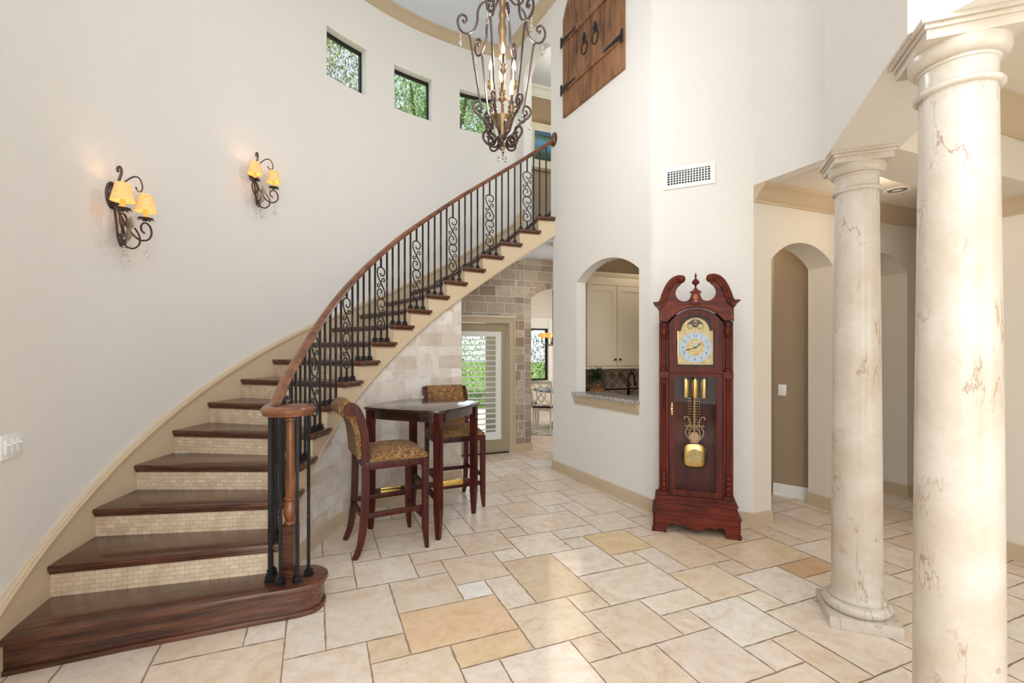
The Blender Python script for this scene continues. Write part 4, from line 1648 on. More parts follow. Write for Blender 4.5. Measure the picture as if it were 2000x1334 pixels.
# sill of the pass-through: granite ledge with a beige moulding under it
t = thing('granite_ledge', 'grey granite ledge with beige moulding in the pass-through opening', 'counter', nm_((na + nb) / 2, 0.05, 1.0))
mb = MB()
q1, q2 = nm_(na - 0.0, 0, 0), nm_(nb + 0.0, 0, 0)
pp = [nm_(na - 0.035, -0.05, 0), nm_(nb + 0.012, -0.05, 0), nm_(nb + 0.012, 0.0, 0), nm_(nb, 0.0, 0), nm_(nb, 0.30, 0), nm_(na, 0.30, 0), nm_(na, 0.0, 0), nm_(na - 0.035, 0.0, 0)]
mb.prism([(v.x, v.y) for v in pp], 1.005, 1.043)
mb.build('slab', 'granite', t, world=True, bevel=.004)
mb = MB()
mb.sweep([(0, -0.10), (0.012, -0.10), (0.014, -.075), (.022, -.065), (.024, -.035), (.034, -.025), (.036, 0), (0, 0)],
         [(nm_(na - 0.025, 0, 1.005), N_n), (nm_(nb + 0.005, 0, 1.005), N_n)])
mb.build('moulding', 'trim_beige', t, world=True)
# counter and backsplash
t = thing('bar_counter', 'grey granite counter along the back of the wet bar', 'counter', BP(4.0, 5.4))
mb = MB()
mb.prism([(v.x, v.y) for v in (BP(3.095, 5.699), BP(5.19, 5.699), BP(5.19, 5.08), BP(3.22, 5.08), BP(3.095, 5.5))], 0.88, 0.92)
mb.build('worktop', 'granite', t, world=True, bevel=.003)
mb = MB()
mb.prism([(v.x, v.y) for v in (BP(3.095, 5.699), BP(5.18, 5.699), BP(5.18, 5.12), BP(3.25, 5.12), BP(3.095, 5.52))], 0.0, 0.879)
mb.build('base_cabinet', 'cabinet_paint', t, world=True)
mb = MB()
mb.add([BP(3.095, 5.690, .92), BP(5.19, 5.690, .92), BP(5.19, 5.690, 1.40), BP(3.095, 5.690, 1.40)], [(0, 1, 2, 3)])
mb.build('backsplash', 'backsplash_tile', t, world=True, recalc=False, uvfn=lambda v, p: (v.dot(A1), v.z))
mb = MB()
mb.box(BP(4.14, 5.688, 0.985), (2.07, 0.008, 0.018), rz=RZ1)
mb.build('liner_tile', 'dark_bronze', t, world=True, smooth=0)


def wall_cabinet(a0, a1, doors, label):
    t = thing('wall_cabinet', label, 'cabinet', BP((a0 + a1) / 2, 5.53, 1.29), 0, 'cream wall cabinets in the wet bar')
    mb = MB()
    holewall(mb, lambda s, t_, z: BP(s, 5.39 + t_, z), a0, a1, 1.31, 2.43, 0.30)
    mb.build('body', 'cabinet_paint', t, world=True, smooth=0)
    mb = MB()
    mb.sweep([(0, -.16), (.006, -.16), (.010, -.06), (.03, -.04), (.055, -.01), (.06, 0.0), (0, 0)], [(BP(a0, 5.375, 2.565), -A2), (BP(a1, 5.375, 2.565), -A2)])
    mb.build('crown', 'cabinet_paint', t, world=True)
    mb = MB()
    mb.box(BP((a0 + a1) / 2, 5.40, 1.305), (a1 - a0, 0.045, 0.032), rz=RZ1)
    mb.build('light_rail', 'cabinet_paint', t, world=True, bevel=.004)
    for i, (d0, d1, kn) in enumerate(doors):
        mb = MB()
        dm = lambda s, t_, z: BP(s, 5.367 + t_, z)
        holewall(mb, dm, d0 + .002, d1 - .002, 1.332, 2.40, 0.02, [(d0 + .07, d1 - .07, 1.40, 2.33)])
        holewall(mb, lambda s, t_, z: BP(s, 5.373 + t_, z), d0 + .06, d1 - .06, 1.39, 2.34, 0.01, [(d0 + .085, d1 - .085, 1.415, 2.315)])
        holewall(mb, lambda s, t_, z: BP(s, 5.379 + t_, z), d0 + .08, d1 - .08, 1.41, 2.32, 0.008)
        dr = mb.build('door', 'cabinet_paint', t, world=True, smooth=0)
        mb = MB()
        kx = d1 - .035 if kn > 0 else d0 + .035
        mb.sphere(BP(kx, 5.345, 1.415), .015, 12, 8)
        mb.tube([BP(kx, 5.37, 1.415), BP(kx, 5.35, 1.415)], .006, 8)
        k_ = mb.build('knob', 'dark_bronze', None, smooth=60)
        k_.parent = dr
        k_.location = -(t.location)
        dr.location = (0, 0, 0)
    return t


wall_cabinet(3.262, 4.21, [(3.268, 3.733, 1), (3.739, 4.204, -1)], 'cream two-door wall cabinet above the wet bar sink')
wall_cabinet(3.10, 3.260, [(3.104, 3.256, 1)], 'narrow cream wall cabinet at the left end of the wet bar, mostly behind the wall')

t = thing('bar_faucet', 'dark bronze gooseneck faucet on the wet bar counter', 'faucet', BP(3.98, 5.45, 0.92), RZ1)
mb = MB()
mb.lathe([(.027, 0), (.027, .008), (.020, .014), (.019, .08), (.021, .085), (.021, .092), (.015, .10)], 16)
mb.build('body', 'dark_bronze', t)
mb = MB()
mb.tube(smoothpath([(0, 0, .09), (0, 0, .20), (.008, 0, .26), (.04, 0, .305), (.075, 0, .29), (.095, 0, .25), (.105, 0, .19)], 5), .0115, 10)
mb.tube([(.104, 0, .20), (.112, 0, .13)], [.014, .017], 10)
mb.build('spout', 'dark_bronze', t)
mb = MB()
mb.tube([(.018, -.01, .05), (.055, -.02, .045), (.10, -.03, .078)], [.009, .008, .005], 8)
mb.build('handle', 'dark_bronze', t)

rl = random.Random(3)


def leaf(mb, p, d, up, L, w, tint, bend=0.25):
    d = d.normalized()
    s = d.cross(up)
    s = s.normalized() if s.length > 1e-4 else Vector((1, 0, 0))
    n = s.cross(d).normalized()
    a = [p, p + d * L * .4 + s * w / 2, p + d * L * .4 - s * w / 2, p + d * L - n * L * bend]
    m = p + d * L * .45 - n * L * .03
    mb.add([a[0], a[1], m, a[2], a[3]], [(0, 1, 4, 2), ], 0, tint)


t = thing('potted_plant', 'leafy green plant in a woven basket on the wet bar counter', 'plant', BP(3.37, 5.30, 0.92))
mb = MB()
mb.lathe([(.07, .001), (.085, .02), (.10, .08), (.105, .12), (.095, .12), (.09, .09), (.001, .09)], 20, flute=.05)
simple('basket_weave', (190, 122, 52), 0.8)
mb.build('basket', 'basket_weave', t, smooth=30)
mb = MB()
for i in range(560):
    a, e = rl.uniform(0, 2 * pi), rl.uniform(-.35, 1.5)
    r_ = rl.uniform(.07, .20)
    p = Vector((r_ * cos(a) * cos(e), r_ * sin(a) * cos(e), .16 + r_ * 1.05 * sin(e)))
    d = (p - Vector((0, 0, .12))).normalized() + Vector((rl.uniform(-.5, .5), rl.uniform(-.5, .5), rl.uniform(-.5, .3)))
    q = rl.uniform(.5, 1.25)
    leaf(mb, p, d, Vector((0, 0, 1)), rl.uniform(.04, .075), .026, lin((52 * q, 84 * q, 48 * q)))
mb.build('foliage', 'tree_leaves', t, recalc=False, smooth=0)
point('bar_ceiling_light', tuple(BP(4.0, 5.0, 2.7)), 4.5, (1, .86, .7), .08)

# ------------------------------------------------------------ things in the hall
t = thing('light_switch', 'small white light switch on the brown hallway wall', 'light switch', (2.83, 5.06, 1.10))
mb = MB()
sd = d = Vector((3.075 - 2.80, 4.865 - 5.10, 0)).normalized()
sn = Vector((d.y, -d.x, 0))
if sn.y > 0:
    sn = -sn
sc_ = BQ + d * 0.085 + sn * 0.004
mb.box(sc_ + Vector((0, 0, 1.12)), (0.075, 0.006, 0.118), rz=atan2(d.y, d.x))
mb.build('plate', 'plate_white', t, world=True, bevel=.002)
mb = MB()
mb.box(sc_ + sn * .005 + Vector((0, 0, 1.12)), (0.034, 0.006, 0.068), rz=atan2(d.y, d.x))
mb.build('rocker', 'plate_white', t, world=True, bevel=.001)
t = thing('recessed_light', 'round recessed ceiling light behind the farther column', 'ceiling light', (3.46, 4.276, 2.98))
mb = MB()
mb.lathe([(.075, -.002), (.095, -.006), (.10, -.003), (.10, .0), (.075, .0)], 32)
mb.build('trim_ring', 'plate_white', t)
mb = MB()
mb.lathe([(.001, -.001), (.074, -.003), (.074, -.001)], 32)
mb.build('lens', 'silver_metal', t)
point('hall_downlight', (3.1, 3.9, 2.7), 5, (1, .84, .68), .1)
point('passage_light', (3.9, 5.6, 2.6), 6, (1, .84, .64), .1)
point('hallway_light', tuple(AM(0.6, 0.75, 2.6)), 5, (1, .84, .66), .1)
point('under_stair_light', (0.75, 6.75, 2.25), 6, (1, .93, .85), .1)

# ------------------------------------------------------------ air vent
vc = CP0 + CD * ((PA - CP0).length * 0.255)
VM = flat_map(CP0[:2], CD[:2], CN[:2])
va = 0.095
vb = 0.545
t = thing('air_vent', 'white rectangular air vent high on the wall above the clock', 'air vent', VM((va + vb) / 2, -0.005, 3.05))
mb = MB()
holewall(mb, lambda s, t_, z: VM(s, -0.012 + t_, z), va, vb, 3.045, 3.245, 0.012, [(va + .04, vb - .04, 3.083, 3.207)])
mb.build('frame', 'plate_white', t, world=True, smooth=0, bevel=0)
mb = MB()
mb.add([VM(va + .03, -.0015, 3.07), VM(vb - .03, -.0015, 3.07), VM(vb - .03, -.0015, 3.22), VM(va + .03, -.0015, 3.22)], [(0, 1, 2, 3)])  # flat near-black sheet, shade behind the vanes put into its colour
mb.build('duct_shade', 'dark_void', t, world=True, recalc=False)
mb = MB()
nv_ = 15
for i in range(1, nv_):
    s_ = va + .04 + (vb - va - .08) * i / nv_
    mb.box(VM(s_, -.006, 3.145), (.008, .009, .126), rz=atan2(CD.y, CD.x))
mb.build('vertical_vanes', 'plate_white', t, world=True, smooth=0)
mb = MB()
for i in range(1, 6):
    mb.box(VM((va + vb) / 2, -.0035, 3.083 + .124 * (i - .0) / 5.6), (vb - va - .08, .004, .009), rz=atan2(CD.y, CD.x))
mb.build('horizontal_vanes', 'silver_metal', t, world=True, smooth=0)

# ------------------------------------------------------------ wooden shutters on the niche wall
sa, sb_ = 0.283, 1.44
sg = (sa + sb_) / 2
t = thing('rustic_shutters', 'pair of rustic arched wooden shutters hung high on the wall', 'shutters', nm_(sg, -0.02, 4.42))
ash = arch(sa, sb_, 5.62, 6.02)
for s0, s1 in ((sa, sg - .003), (sg + .003, sb_)):
    mb = MB()
    n = 3
    for i in range(n):
        p, q = s0 + (s1 - s0) * i / n, s0 + (s1 - s0) * (i + 1) / n
        e = .0012
        holewall(mb, lambda s, t_, z: nm_(s, -.03 + t_, z), p + e, q - e, 4.42, lambda s: ash(s), .028, ds=.06)
    pn = mb.build('panel', 'rustic_wood', t, world=True, smooth=0)
    for zc in (4.75, 5.34):
        mb = MB()
        mb.box(nm_((s0 + s1) / 2, -.038, zc), (s1 - s0 - .01, .030, .07), rz=atan2(ND[1], ND[0]))
        bt = mb.build('batten', 'rustic_wood', t, world=True, bevel=.004)
        bt.rotation_euler = (0, 0, 0)
        left = s0 == sa
        mb = MB()
        e0_ = s0 - .012 if left else s1 + .012
        dr_ = 1 if left else -1
        R = Matrix.Rotation(atan2(ND[1], ND[0]), 3, 'Z')
        mb.box(nm_(e0_ + dr_ * .012, -.052, zc), (.03, .012, .13), R=R)
        pl = [nm_(e0_ + dr_ * .02, -.052, zc - .03), nm_(e0_ + dr_ * .30, -.052, zc - .012), nm_(e0_ + dr_ * .34, -.052, zc), nm_(e0_ + dr_ * .30, -.052, zc + .012), nm_(e0_ + dr_ * .02, -.052, zc + .03)]
        off = Vector((*NN, 0)) * -.006
        mb.add(pl + [v + off for v in pl], [(0, 1, 2, 3, 4), (5, 6, 7, 8, 9)] + [(i, (i + 1) % 5, 5 + (i + 1) % 5, 5 + i) for i in range(5)])
        mb.build('strap_hinge', 'black_iron', t, world=True, smooth=0)
for s_ in (sg - .11, sg + .10):
    mb = MB()
    nv3 = Vector((*ND, 0))
    c = nm_(s_, -.036, 5.10)
    ring = [c + nv3 * .055 * cos(a) + Vector((0, 0, -.075 + .075 * sin(a))) for a in [2 * pi * i / 20 for i in range(20)]]
    mb.tube(ring, .007, 6, closed=True)
    for (dx, dz, r_) in ((0, .0, .03), (0, .05, .026), (-.022, .03, .02), (.022, .03, .02), (0, .085, .015)):
        mb.sphere(c + nv3 * dx + Vector((0, 0, dz)), r_, 10, 6, sc=(.8, .8, 1))
    mb.build('ring_pull', 'black_iron', t, world=True, smooth=60)

# ------------------------------------------------------------ switch plate on the round wall
a = RA(201.34)
c = wm(a, -0.004, 1.075)
t = thing('switch_plate', 'white multi-gang switch plate on the curved wall at the left edge', 'light switch', c, a + pi / 2)
mb = MB()
mb.box((0, 0, 0), (0.165, 0.007, 0.118))
mb.build('plate', 'plate_white', t, bevel=.002)
for i in range(3):
    mb = MB()
    mb.box(((i - 1) * .046, .006, 0), (0.034, 0.008, 0.068))
    ro = mb.build('rocker', 'plate_white', t, bevel=.001)
    mb = MB()
    mb.box(((i - 1) * .046, .014, 0.012), (0.012, 0.016, 0.008))
    mb.build('dimmer', 'plate_white', ro)

# ------------------------------------------------------------ grandfather clock
CK = thing('grandfather_clock', 'tall cherry grandfather clock with brass dial, weights and pendulum', 'clock', (1.579, 4.117, 0), radians(-18.0))
FY = -0.165                                           # front of the base


def cmap(y):
    return lambda s, t_, z: Vector((s, y + t_, z))


def cpart(mb, name, mat, parent=CK, **kw):
    return mb.build(name, mat, parent, **kw)


# base with scalloped apron
half = [(.345, 0.0), (.345, .03), (.338, .04), (.338, .155)]
ap = [(.338, .155), (.338, .035), (.35, .03), (.35, 0), (.232, 0), (.232, .035), (.226, .05), (.215, .075), (.19, .083), (.165, .078), (.152, .066), (.14, .068), (.12, .078), (.09, .074), (.05, .052), (.025, .042), (0, .038)]
full = [(-x, z) for x, z in ap] + [(x, z) for x, z in ap[::-1]][1:]
mb = MB()
mb.prism(full, FY, FY + .03, 'y')
for sx in (-1, 1):
    mb.box((sx * .332, 0.0, .0775), (.018, .33, .155))
mb.box((0, .155, .09), (.66, .018, .13))
mb.box((0, 0, .15), (.66, .31, .012))
cpart(mb, 'bracket_base', 'cherry_wood_wide', smooth=0, bevel=.002)
mb = MB()
mb.box((0, 0, .163), (.70, .34, .012))
mb.box((0, 0, .174), (.685, .33, .012))
mb.box((0, 0, .215), (.635, .30, .08))
mb.box((0, 0, .258), (.655, .315, .012))
mb.box((0, 0, .268), (.64, .305, .010))
mb.box((0, 0, .285), (.605, .285, .026))
mb.box((0, -.004, .303), (.45, .29, .014))
cpart(mb, 'plinth', 'cherry_wood_wide', smooth=0, bevel=.003)
# trunk: back, sides, corner stiles
BF = -.125                                            # front plane of the trunk
mb = MB()
mb.box((0, .125, 1.07), (.56, .012, 1.55))
for sx in (-1, 1):
    mb.box((sx * .272, .02, 1.07), (.012, .21, 1.55))
mb.box((0, .02, 1.845), (.56, .21, .01))
mb.box((0, .02, 1.345), (.54, .19, .008))
cpart(mb, 'case', 'cherry_wood', smooth=0)
for sx in (-1, 1):
    mb = MB()
    x = sx * .2535
    mb.box((x, BF + .034, .315), (.078, .07, .036))
    mb.box((x, BF + .044, .82), (.078, .055, 1.0))
    mb.box((x, BF + .034, 1.335), (.078, .07, .05))
    mb.box((x, BF + .05, 1.56), (.078, .05, .44))
    # turned ends and fluted shafts
    mb.lathe([(.024, .333), (.031, .342), (.031, .355), (.021, .366), (.029, .38), (.031, .395), (.022, .412), (.029, .426), (.031, .44), (.022, .456), (.029, .47), (.030, .482), (.02, .497), (.030, .508), (.030, .520), (.024, .526)], 16, (x, BF + .026, 0))
    mb.lathe([(.025, .526), (.025, 1.25), (.030, 1.256), (.030, 1.27), (.022, 1.278), (.03, 1.30), (.03, 1.312)], 24, (x, BF + .03, 0), flute=.12)
    mb.lathe([(.028, 1.36), (.033, 1.37), (.033, 1.38), (.022, 1.392), (.026, 1.40), (.026, 1.405)], 16, (x, BF + .026, 0))
    mb.lathe([(.025, 1.405), (.025, 1.64)], 24, (x, BF + .03, 0), flute=.12)
    mb.lathe([(.026, 1.64), (.032, 1.647), (.022, 1.66), (.033, 1.68), (.035, 1.70), (.024, 1.73), (.030, 1.742), (.034, 1.756), (.034, 1.775)], 16, (x, BF + .026, 0))
    cpart(mb, 'corner_column', 'cherry_wood', smooth=40)
mb = MB()
mb.box((0, BF + .02, 1.355), (.43, .035, .014))
mb.box((0, BF + .02, 1.775), (.08, .03, .01))
cpart(mb, 'waist_rail', 'cherry_wood_wide', smooth=0, bevel=.002)
# lower door
mb = MB()
holewall(mb, cmap(BF - .006), -.208, .208, .312, 1.346, .022, [(-.163, .163, .362, 1.318)])
dl = cpart(mb, 'trunk_door', 'cherry_wood', smooth=0)
mb = MB()
mb.add([(-.165, BF + .004, .36), (.165, BF + .004, .36), (.165, BF + .004, 1.32), (-.165, BF + .004, 1.32)], [(0, 1, 2, 3)])
cpart(mb, 'door_glass', 'clock_glass', dl, recalc=False)
mb = MB()
for dz in (-.045, -.025, 0, .025, .045):
    mb.sphere((-.187, BF - .010, 1.045 + dz), .008 if abs(dz) > .03 else .0095, 8, 6, sc=(1, .6, 1.3))
mb.tube(spiral(-.187, 1.045, .010, .010, 0, 6.28, 10) and [(-.187 + .009 * cos(a), BF - .013, 1.045 + .018 * sin(a)) for a in [2 * pi * i / 12 for i in range(12)]], .003, 5, closed=True)
cpart(mb, 'brass_escutcheon', 'polished_brass', dl)
# hood door with arched glass
mb = MB()
outer = arch(-.205, .205, 1.775, 1.893)
inner = arch(-.148, .148, 1.735, 1.838)
holewall(mb, cmap(BF - .008), -.208, .208, 1.362, lambda s: outer(s) if abs(s) <= .205 else 1.775, .022, [(-.152, .152, 1.405, lambda s: inner(s) if abs(s) < .12 else 1.712)], ds=.02)
dh = cpart(mb, 'hood_door', 'cherry_wood', smooth=0)
mb = MB()
pts = [(-.155, BF + .002, 1.40), (.155, BF + .002, 1.40), (.155, BF + .002, 1.72)] + [(s, BF + .002, inner(s)) for s in [.125 - .25 * i / 16 for i in range(17)]] + [(-.155, BF + .002, 1.72)]
mb.add(pts, [tuple(range(len(pts)))])
cpart(mb, 'hood_glass', 'clock_glass', dh, recalc=False)
# pediment
po = [(.292, 1.80), (.292, 1.885), (.338, 1.945), (.338, 1.953), (.290, 1.956), (.265, 1.985), (.250, 2.04), (.220, 2.105), (.180, 2.148), (.135, 2.165), (.105, 2.15),
      (.112, 2.105), (.138, 2.078), (.155, 2.045), (.156, 2.01), (.137, 1.975), (.10, 1.955), (.06, 1.962), (.04, 1.992), (.034, 2.02), (0, 2.02)]
po = [(.292, 1.785), (.292, 1.88)] + po[4:]
_o1 = smoothpath([(.338, 1.953), (.290, 1.956), (.265, 1.985), (.250, 2.04), (.220, 2.105), (.180, 2.148), (.135, 2.165), (.105, 2.15)], 4)
_o2 = smoothpath([(.105, 2.15), (.112, 2.105), (.138, 2.078), (.155, 2.045), (.156, 2.01), (.137, 1.975), (.10, 1.955), (.06, 1.962), (.04, 1.992), (.034, 2.02)], 4)
po = [(.292, 1.785), (.292, 1.88)] + [p for p in _o1 if p[0] < .295] + _o2[1:] + [(0, 2.02)]
aarch = arch(-.222, .222, 1.795, 1.905)
bot = [(s, aarch(s)) for s in [.222 * (1 - i / 12) for i in range(13)]]
rpoly = po + [(0, 1.905)]
lower = [(.292, 1.785), (.222, 1.785)] + bot
polyR = po + bot[::-1][1:][::1]
ring = po + [(-x, z) for x, z in po[::-1][1:]] + [(-.222, 1.785)] + [(-x, z) for x, z in bot] + [(x, z) for x, z in bot[::-1][1:]] + [(.222, 1.785)]
mb = MB()
mb.prism(ring, BF - .02, BF + .012, 'y')
cpart(mb, 'pediment', 'cherry_wood_wide', smooth=0)
for sx in (-1, 1):
    mb = MB()
    P = smoothpath([(.292, 1.918), (.278, 1.928), (.258, 1.96), (.238, 2.02), (.205, 2.09), (.17, 2.128), (.135, 2.142), (.118, 2.138)], 5)
    for dr, r_, yy in ((.022, .009, -.052), (.012, .012, -.044), (0.0, .013, -.034), (-.014, .011, -.028)):
        q = []
        for i, p in enumerate(P):
            a, b = P[max(i - 1, 0)], P[min(i + 1, len(P) - 1)]
            tx, tz = b[0] - a[0], b[1] - a[1]
            L = sqrt(tx * tx + tz * tz)
            q.append((sx * (p[0] + tz / L * dr), BF + yy, p[1] - tx / L * dr))
        mb.tube(q, r_, 8)
    mb.prism([(sx * x, z) for x, z in ((.286, 1.885), (.30, 1.90), (.31, 1.92), (.338, 1.945), (.338, 1.954), (.285, 1.954), (.275, 1.92))], BF - .055, BF + .20, 'y')
    cpart(mb, 'swan_neck_moulding', 'cherry_wood_wide', smooth=50)
for sx in (-1, 1):
    mb = MB(Matrix.Translation((sx * .113, BF - .04, 2.139)) @ Matrix.Rotation(pi / 2, 4, 'X'))
    mb.lathe([(.033, -.03), (.034, .008), (.030, .016), (.024, .013), (.020, .018), (.008, .022), (.001, .023)], 20, flute=.06)
    cpart(mb, 'rosette', 'cherry_wood_wide')
mb = MB()
mb.box((0, BF - .025, 1.975), (.07, .035, .10))
mb.box((0, BF - .025, 2.028), (.088, .05, .012))
mb.prism([(-.034, 2.034), (.034, 2.034), (.022, 2.045), (.008, 2.056), (-.008, 2.056), (-.022, 2.045)], BF - .045, BF - .005, 'y')
cpart(mb, 'finial_block', 'cherry_wood_wide', smooth=0, bevel=.002)
mb = MB()
for (x, z, r_) in ((0, 2.0, .007), (-.010, 1.992, .007), (.010, 1.992, .007), (-.014, 1.978, .006), (.014, 1.978, .006), (0, 1.975, .010), (0, 1.955, .008), (-.01, 1.955, .005), (.01, 1.955, .005)):
    mb.sphere((x, BF - .043, z), r_, 8, 6, sc=(1, .25, 1.5))
cpart(mb, 'fan_inlay', 'inlay_wood')
mb = MB()
for sx in (-1, 1):
    mb.tube([(sx * s, BF - .0215, aarch(s) + .014) for s in [.222 * i / 10 for i in range(11)]], .003, 4)
    mb.tube([(sx * .275, BF - .0215, 1.80), (sx * .275, BF - .0215, 1.87)], .0025, 4)
cpart(mb, 'line_inlay', 'inlay_wood')
mb = MB()
for sx in (-1, 1):
    mb.tube([(sx * s, BF - .026, aarch(s) - .004) for s in [.222 * i / 12 for i in range(13)]], .007, 6)
    mb.tube([(sx * .222, BF - .026, 1.79), (sx * .292, BF - .026, 1.787)], .006, 6)
cpart(mb, 'arch_bead', 'mahogany_wood')
mb = MB()
mb.lathe([(.006, 2.052), (.014, 2.058), (.007, 2.066), (.006, 2.076), (.012, 2.086), (.028, 2.10), (.031, 2.112), (.024, 2.124), (.016, 2.128), (.017, 2.134), (.008, 2.138), (.005, 2.144), (.009, 2.156), (.009, 2.168), (.004, 2.182), (.001, 2.19)], 16, (0, BF - .025, 0))
cpart(mb, 'urn_finial', 'cherry_wood')
# dial
g = M('dial_filigree', 0.4, 0.35, (190, 160, 96))
c = g.coords('Object', (1, 1, 1))
n1 = g.n('TexNoise', Scale=170.0, Detail=1.0, Distortion=2.5)
g.l(c, n1.inputs['Vector'])
g.col(g.ramp(n1.outputs['Fac'], [(0.40, (70, 46, 18)), (0.47, (150, 116, 56)), (0.55, (214, 190, 128))]))
MAT['dial_filigree'] = g.m
simple('dial_silver', (176, 192, 206), 0.5, 0.0)
simple('moon_disc', (34, 32, 40), 0.5)
dy = BF + .035
mb = MB()
din = arch(-.112, .112, 1.705, 1.816)
holewall(mb, cmap(dy), -.140, .140, 1.42, lambda s: (din(s) if abs(s) < .112 else 1.708), .006, ds=.012)
dial = cpart(mb, 'dial_plate', 'dial_filigree', smooth=0)
mb = MB()
edge = [(-.139, 1.421), (.139, 1.421), (.139, 1.707), (.113, 1.707)] + [(s, din(s)) for s in [.112 - .224 * i / 20 for i in range(1, 20)]] + [(-.113, 1.707), (-.139, 1.707)]
mb.tube([(x, dy - .002, z) for x, z in edge], .004, 5, closed=True)
cpart(mb, 'dial_border', 'polished_brass', dial)
DZc = 1.566


def disc(r0, r1, y, n=48, cz=DZc, a0=0, a1=2 * pi):
    vs, fs = [], []
    for i in range(n + 1):
        a = a0 + (a1 - a0) * i / n
        vs += [(r0 * cos(a), y, cz + r0 * sin(a)), (r1 * cos(a), y, cz + r1 * sin(a))]
    for i in range(n):
        fs.append((2 * i, 2 * i + 1, 2 * i + 3, 2 * i + 2))
    return vs, fs


mb = MB()
mb.add(*disc(.074, .130, dy - .004))
mb.add(*disc(.012, .022, dy - .005, 24, DZc + .03))
cpart(mb, 'chapter_ring', 'dial_silver', dial, recalc=False)


def digits(mb, txt, cx, cz, y, size, rot=0.0):
    fc = bpy.data.curves.new('n', 'FONT')
    fc.body = txt
    fc.size = size
    fc.align_x = 'CENTER'
    fc.align_y = 'CENTER'
    fc.resolution_u = 3
    fo = bpy.data.objects.new('n', fc)
    COL.objects.link(fo)
    dg = bpy.context.evaluated_depsgraph_get()
    me = bpy.data.meshes.new_from_object(fo.evaluated_get(dg))
    vs = []
    for v in me.vertices:
        x, z = v.co.x * cos(rot) - v.co.y * sin(rot), v.co.x * sin(rot) + v.co.y * cos(rot)
        vs.append((cx + x, y, cz + z))
    mb.add(vs, [tuple(p.vertices) for p in me.polygons])
    bpy.data.objects.remove(fo)


mb = MB()
for i in range(12):
    a = pi / 2 - 2 * pi * (i + 1) / 12
    digits(mb, str(i + 1), .100 * cos(a), DZc + .100 * sin(a), dy - .0048, .034)
for i in range(60):
    a = 2 * pi * i / 60
    r0, r1 = (.120, .127)
    w = .0012 if i % 5 == 0 else .0006
    c_, s_ = cos(a), sin(a)
    mb.add([(r0 * c_ - w * s_, dy - .0048, DZc + r0 * s_ + w * c_), (r1 * c_ - w * s_, dy - .0048, DZc + r1 * s_ + w * c_), (r1 * c_ + w * s_, dy - .0048, DZc + r1 * s_ - w * c_), (r0 * c_ + w * s_, dy - .0048, DZc + r0 * s_ - w * c_)], [(0, 1, 2, 3)])
cpart(mb, 'numerals', 'black_iron', dial, recalc=False, smooth=0)
for a, L, nme in ((radians(198), .115, 'minute_hand'), (radians(38), .078, 'hour_hand')):
    mb = MB()
    c_, s_ = cos(a), sin(a)
    P = lambda u, v: (u * c_ - v * s_, dy - (.012 if nme == 'minute_hand' else .009), DZc + u * s_ + v * c_)
    o_ = [(-.02, .003), (.03, .002), (L * .55, .006), (L * .65, .002), (L, .0006)]
    q_ = [P(u, v) for u, v in o_] + [P(u, -v) for u, v in o_[::-1]]
    q2_ = [(x, y + .0015, z) for x, y, z in q_]
    n = len(q_)
    mb.add(q_ + q2_, [tuple(range(n)), tuple(range(n, 2 * n))] + [(i, (i + 1) % n, n + (i + 1) % n, n + i) for i in range(n)])
    mb.add(*[[(x, dy - .010, z) for x, y, z in disc(.002, .008, 0, 16)[0]], disc(.002, .008, 0, 16)[1]])
    cpart(mb, nme, 'black_iron', dial, smooth=0)
mb = MB()
vs, fs = disc(.001, .068, dy - .004, 32, 1.735, radians(12), radians(168))
mb.add(vs, fs)
cpart(mb, 'moon_dial', 'moon_disc', dial, recalc=False)
mb = MB()
mb.sphere((0, dy - .006, 1.775), .019, 12, 8, sc=(1, .2, 1))
for sx in (-1, 1):
    mb.sphere((sx * .040, dy - .006, 1.742), .024, 14, 8, sc=(1, .15, 1))
cpart(mb, 'moon_and_globes', 'dial_filigree', dial)
# weights, chains, pendulum
for i in (-1, 0, 1):
    mb = MB()
    mb.lathe([(.027, 1.135), (.0285, 1.138), (.0285, 1.302), (.027, 1.306), (.004, 1.309), (.003, 1.345)], 24, (i * .074, -.02, 0))
    cpart(mb, 'weight', 'polished_brass')
mb = MB()
for x in (-.052, -.037, -.012, .003, .018, .037):
    for j in range(14):
        mb.sphere((x, -.03, .835 + j * .0225), .0042, 6, 4)
cpart(mb, 'chains', 'polished_brass')
PYc = 0.02
mb = MB()
mb.box((0, PYc, 1.02), (.008, .004, .52))
for sx in (-1, 1):
    mb.tube(smoothpath([(sx * x, PYc - .006, z) for x, z in ((.012, .745), (.05, .78), (.075, .83), (.055, .875), (.035, .90), (.045, .945), (.07, .965), (.085, .955), (.078, .94))], 4), .006, 6)
    mb.tube(smoothpath([(sx * x, PYc - .006, z) for x, z in ((.01, .74), (.03, .76), (.045, .80), (.035, .85), (.015, .87))], 4), .005, 6)
mb.tube([(-.07, PYc - .01, .885), (.07, PYc - .01, .885)], .007, 8)
for sx in (-1, 1):
    mb.sphere((sx * .074, PYc - .01, .885), .012, 10, 6)
mb.prism([(-.03, .735), (.03, .735), (.045, .79), (.02, .83), (-.02, .83), (-.045, .79)], PYc - .002, PYc + .001, 'y')
pnd = cpart(mb, 'pendulum', 'dull_gold', smooth=50)
mb = MB()
q_ = []
for i in range(48):
    a = 2 * pi * i / 48
    c_, s_ = cos(a), sin(a)
    ex = 2 / 3.0
    q_.append((.103 * math.copysign(abs(c_) ** ex, c_), .104 * math.copysign(abs(s_) ** ex, s_)))
vs = [(x, PYc - .012, .625 + z) for x, z in q_] + [(x * .8, PYc - .024, .625 + z * .8) for x, z in q_] + [(x, PYc, .625 + z) for x, z in q_] + [(0, PYc - .026, .625)]
n = 48
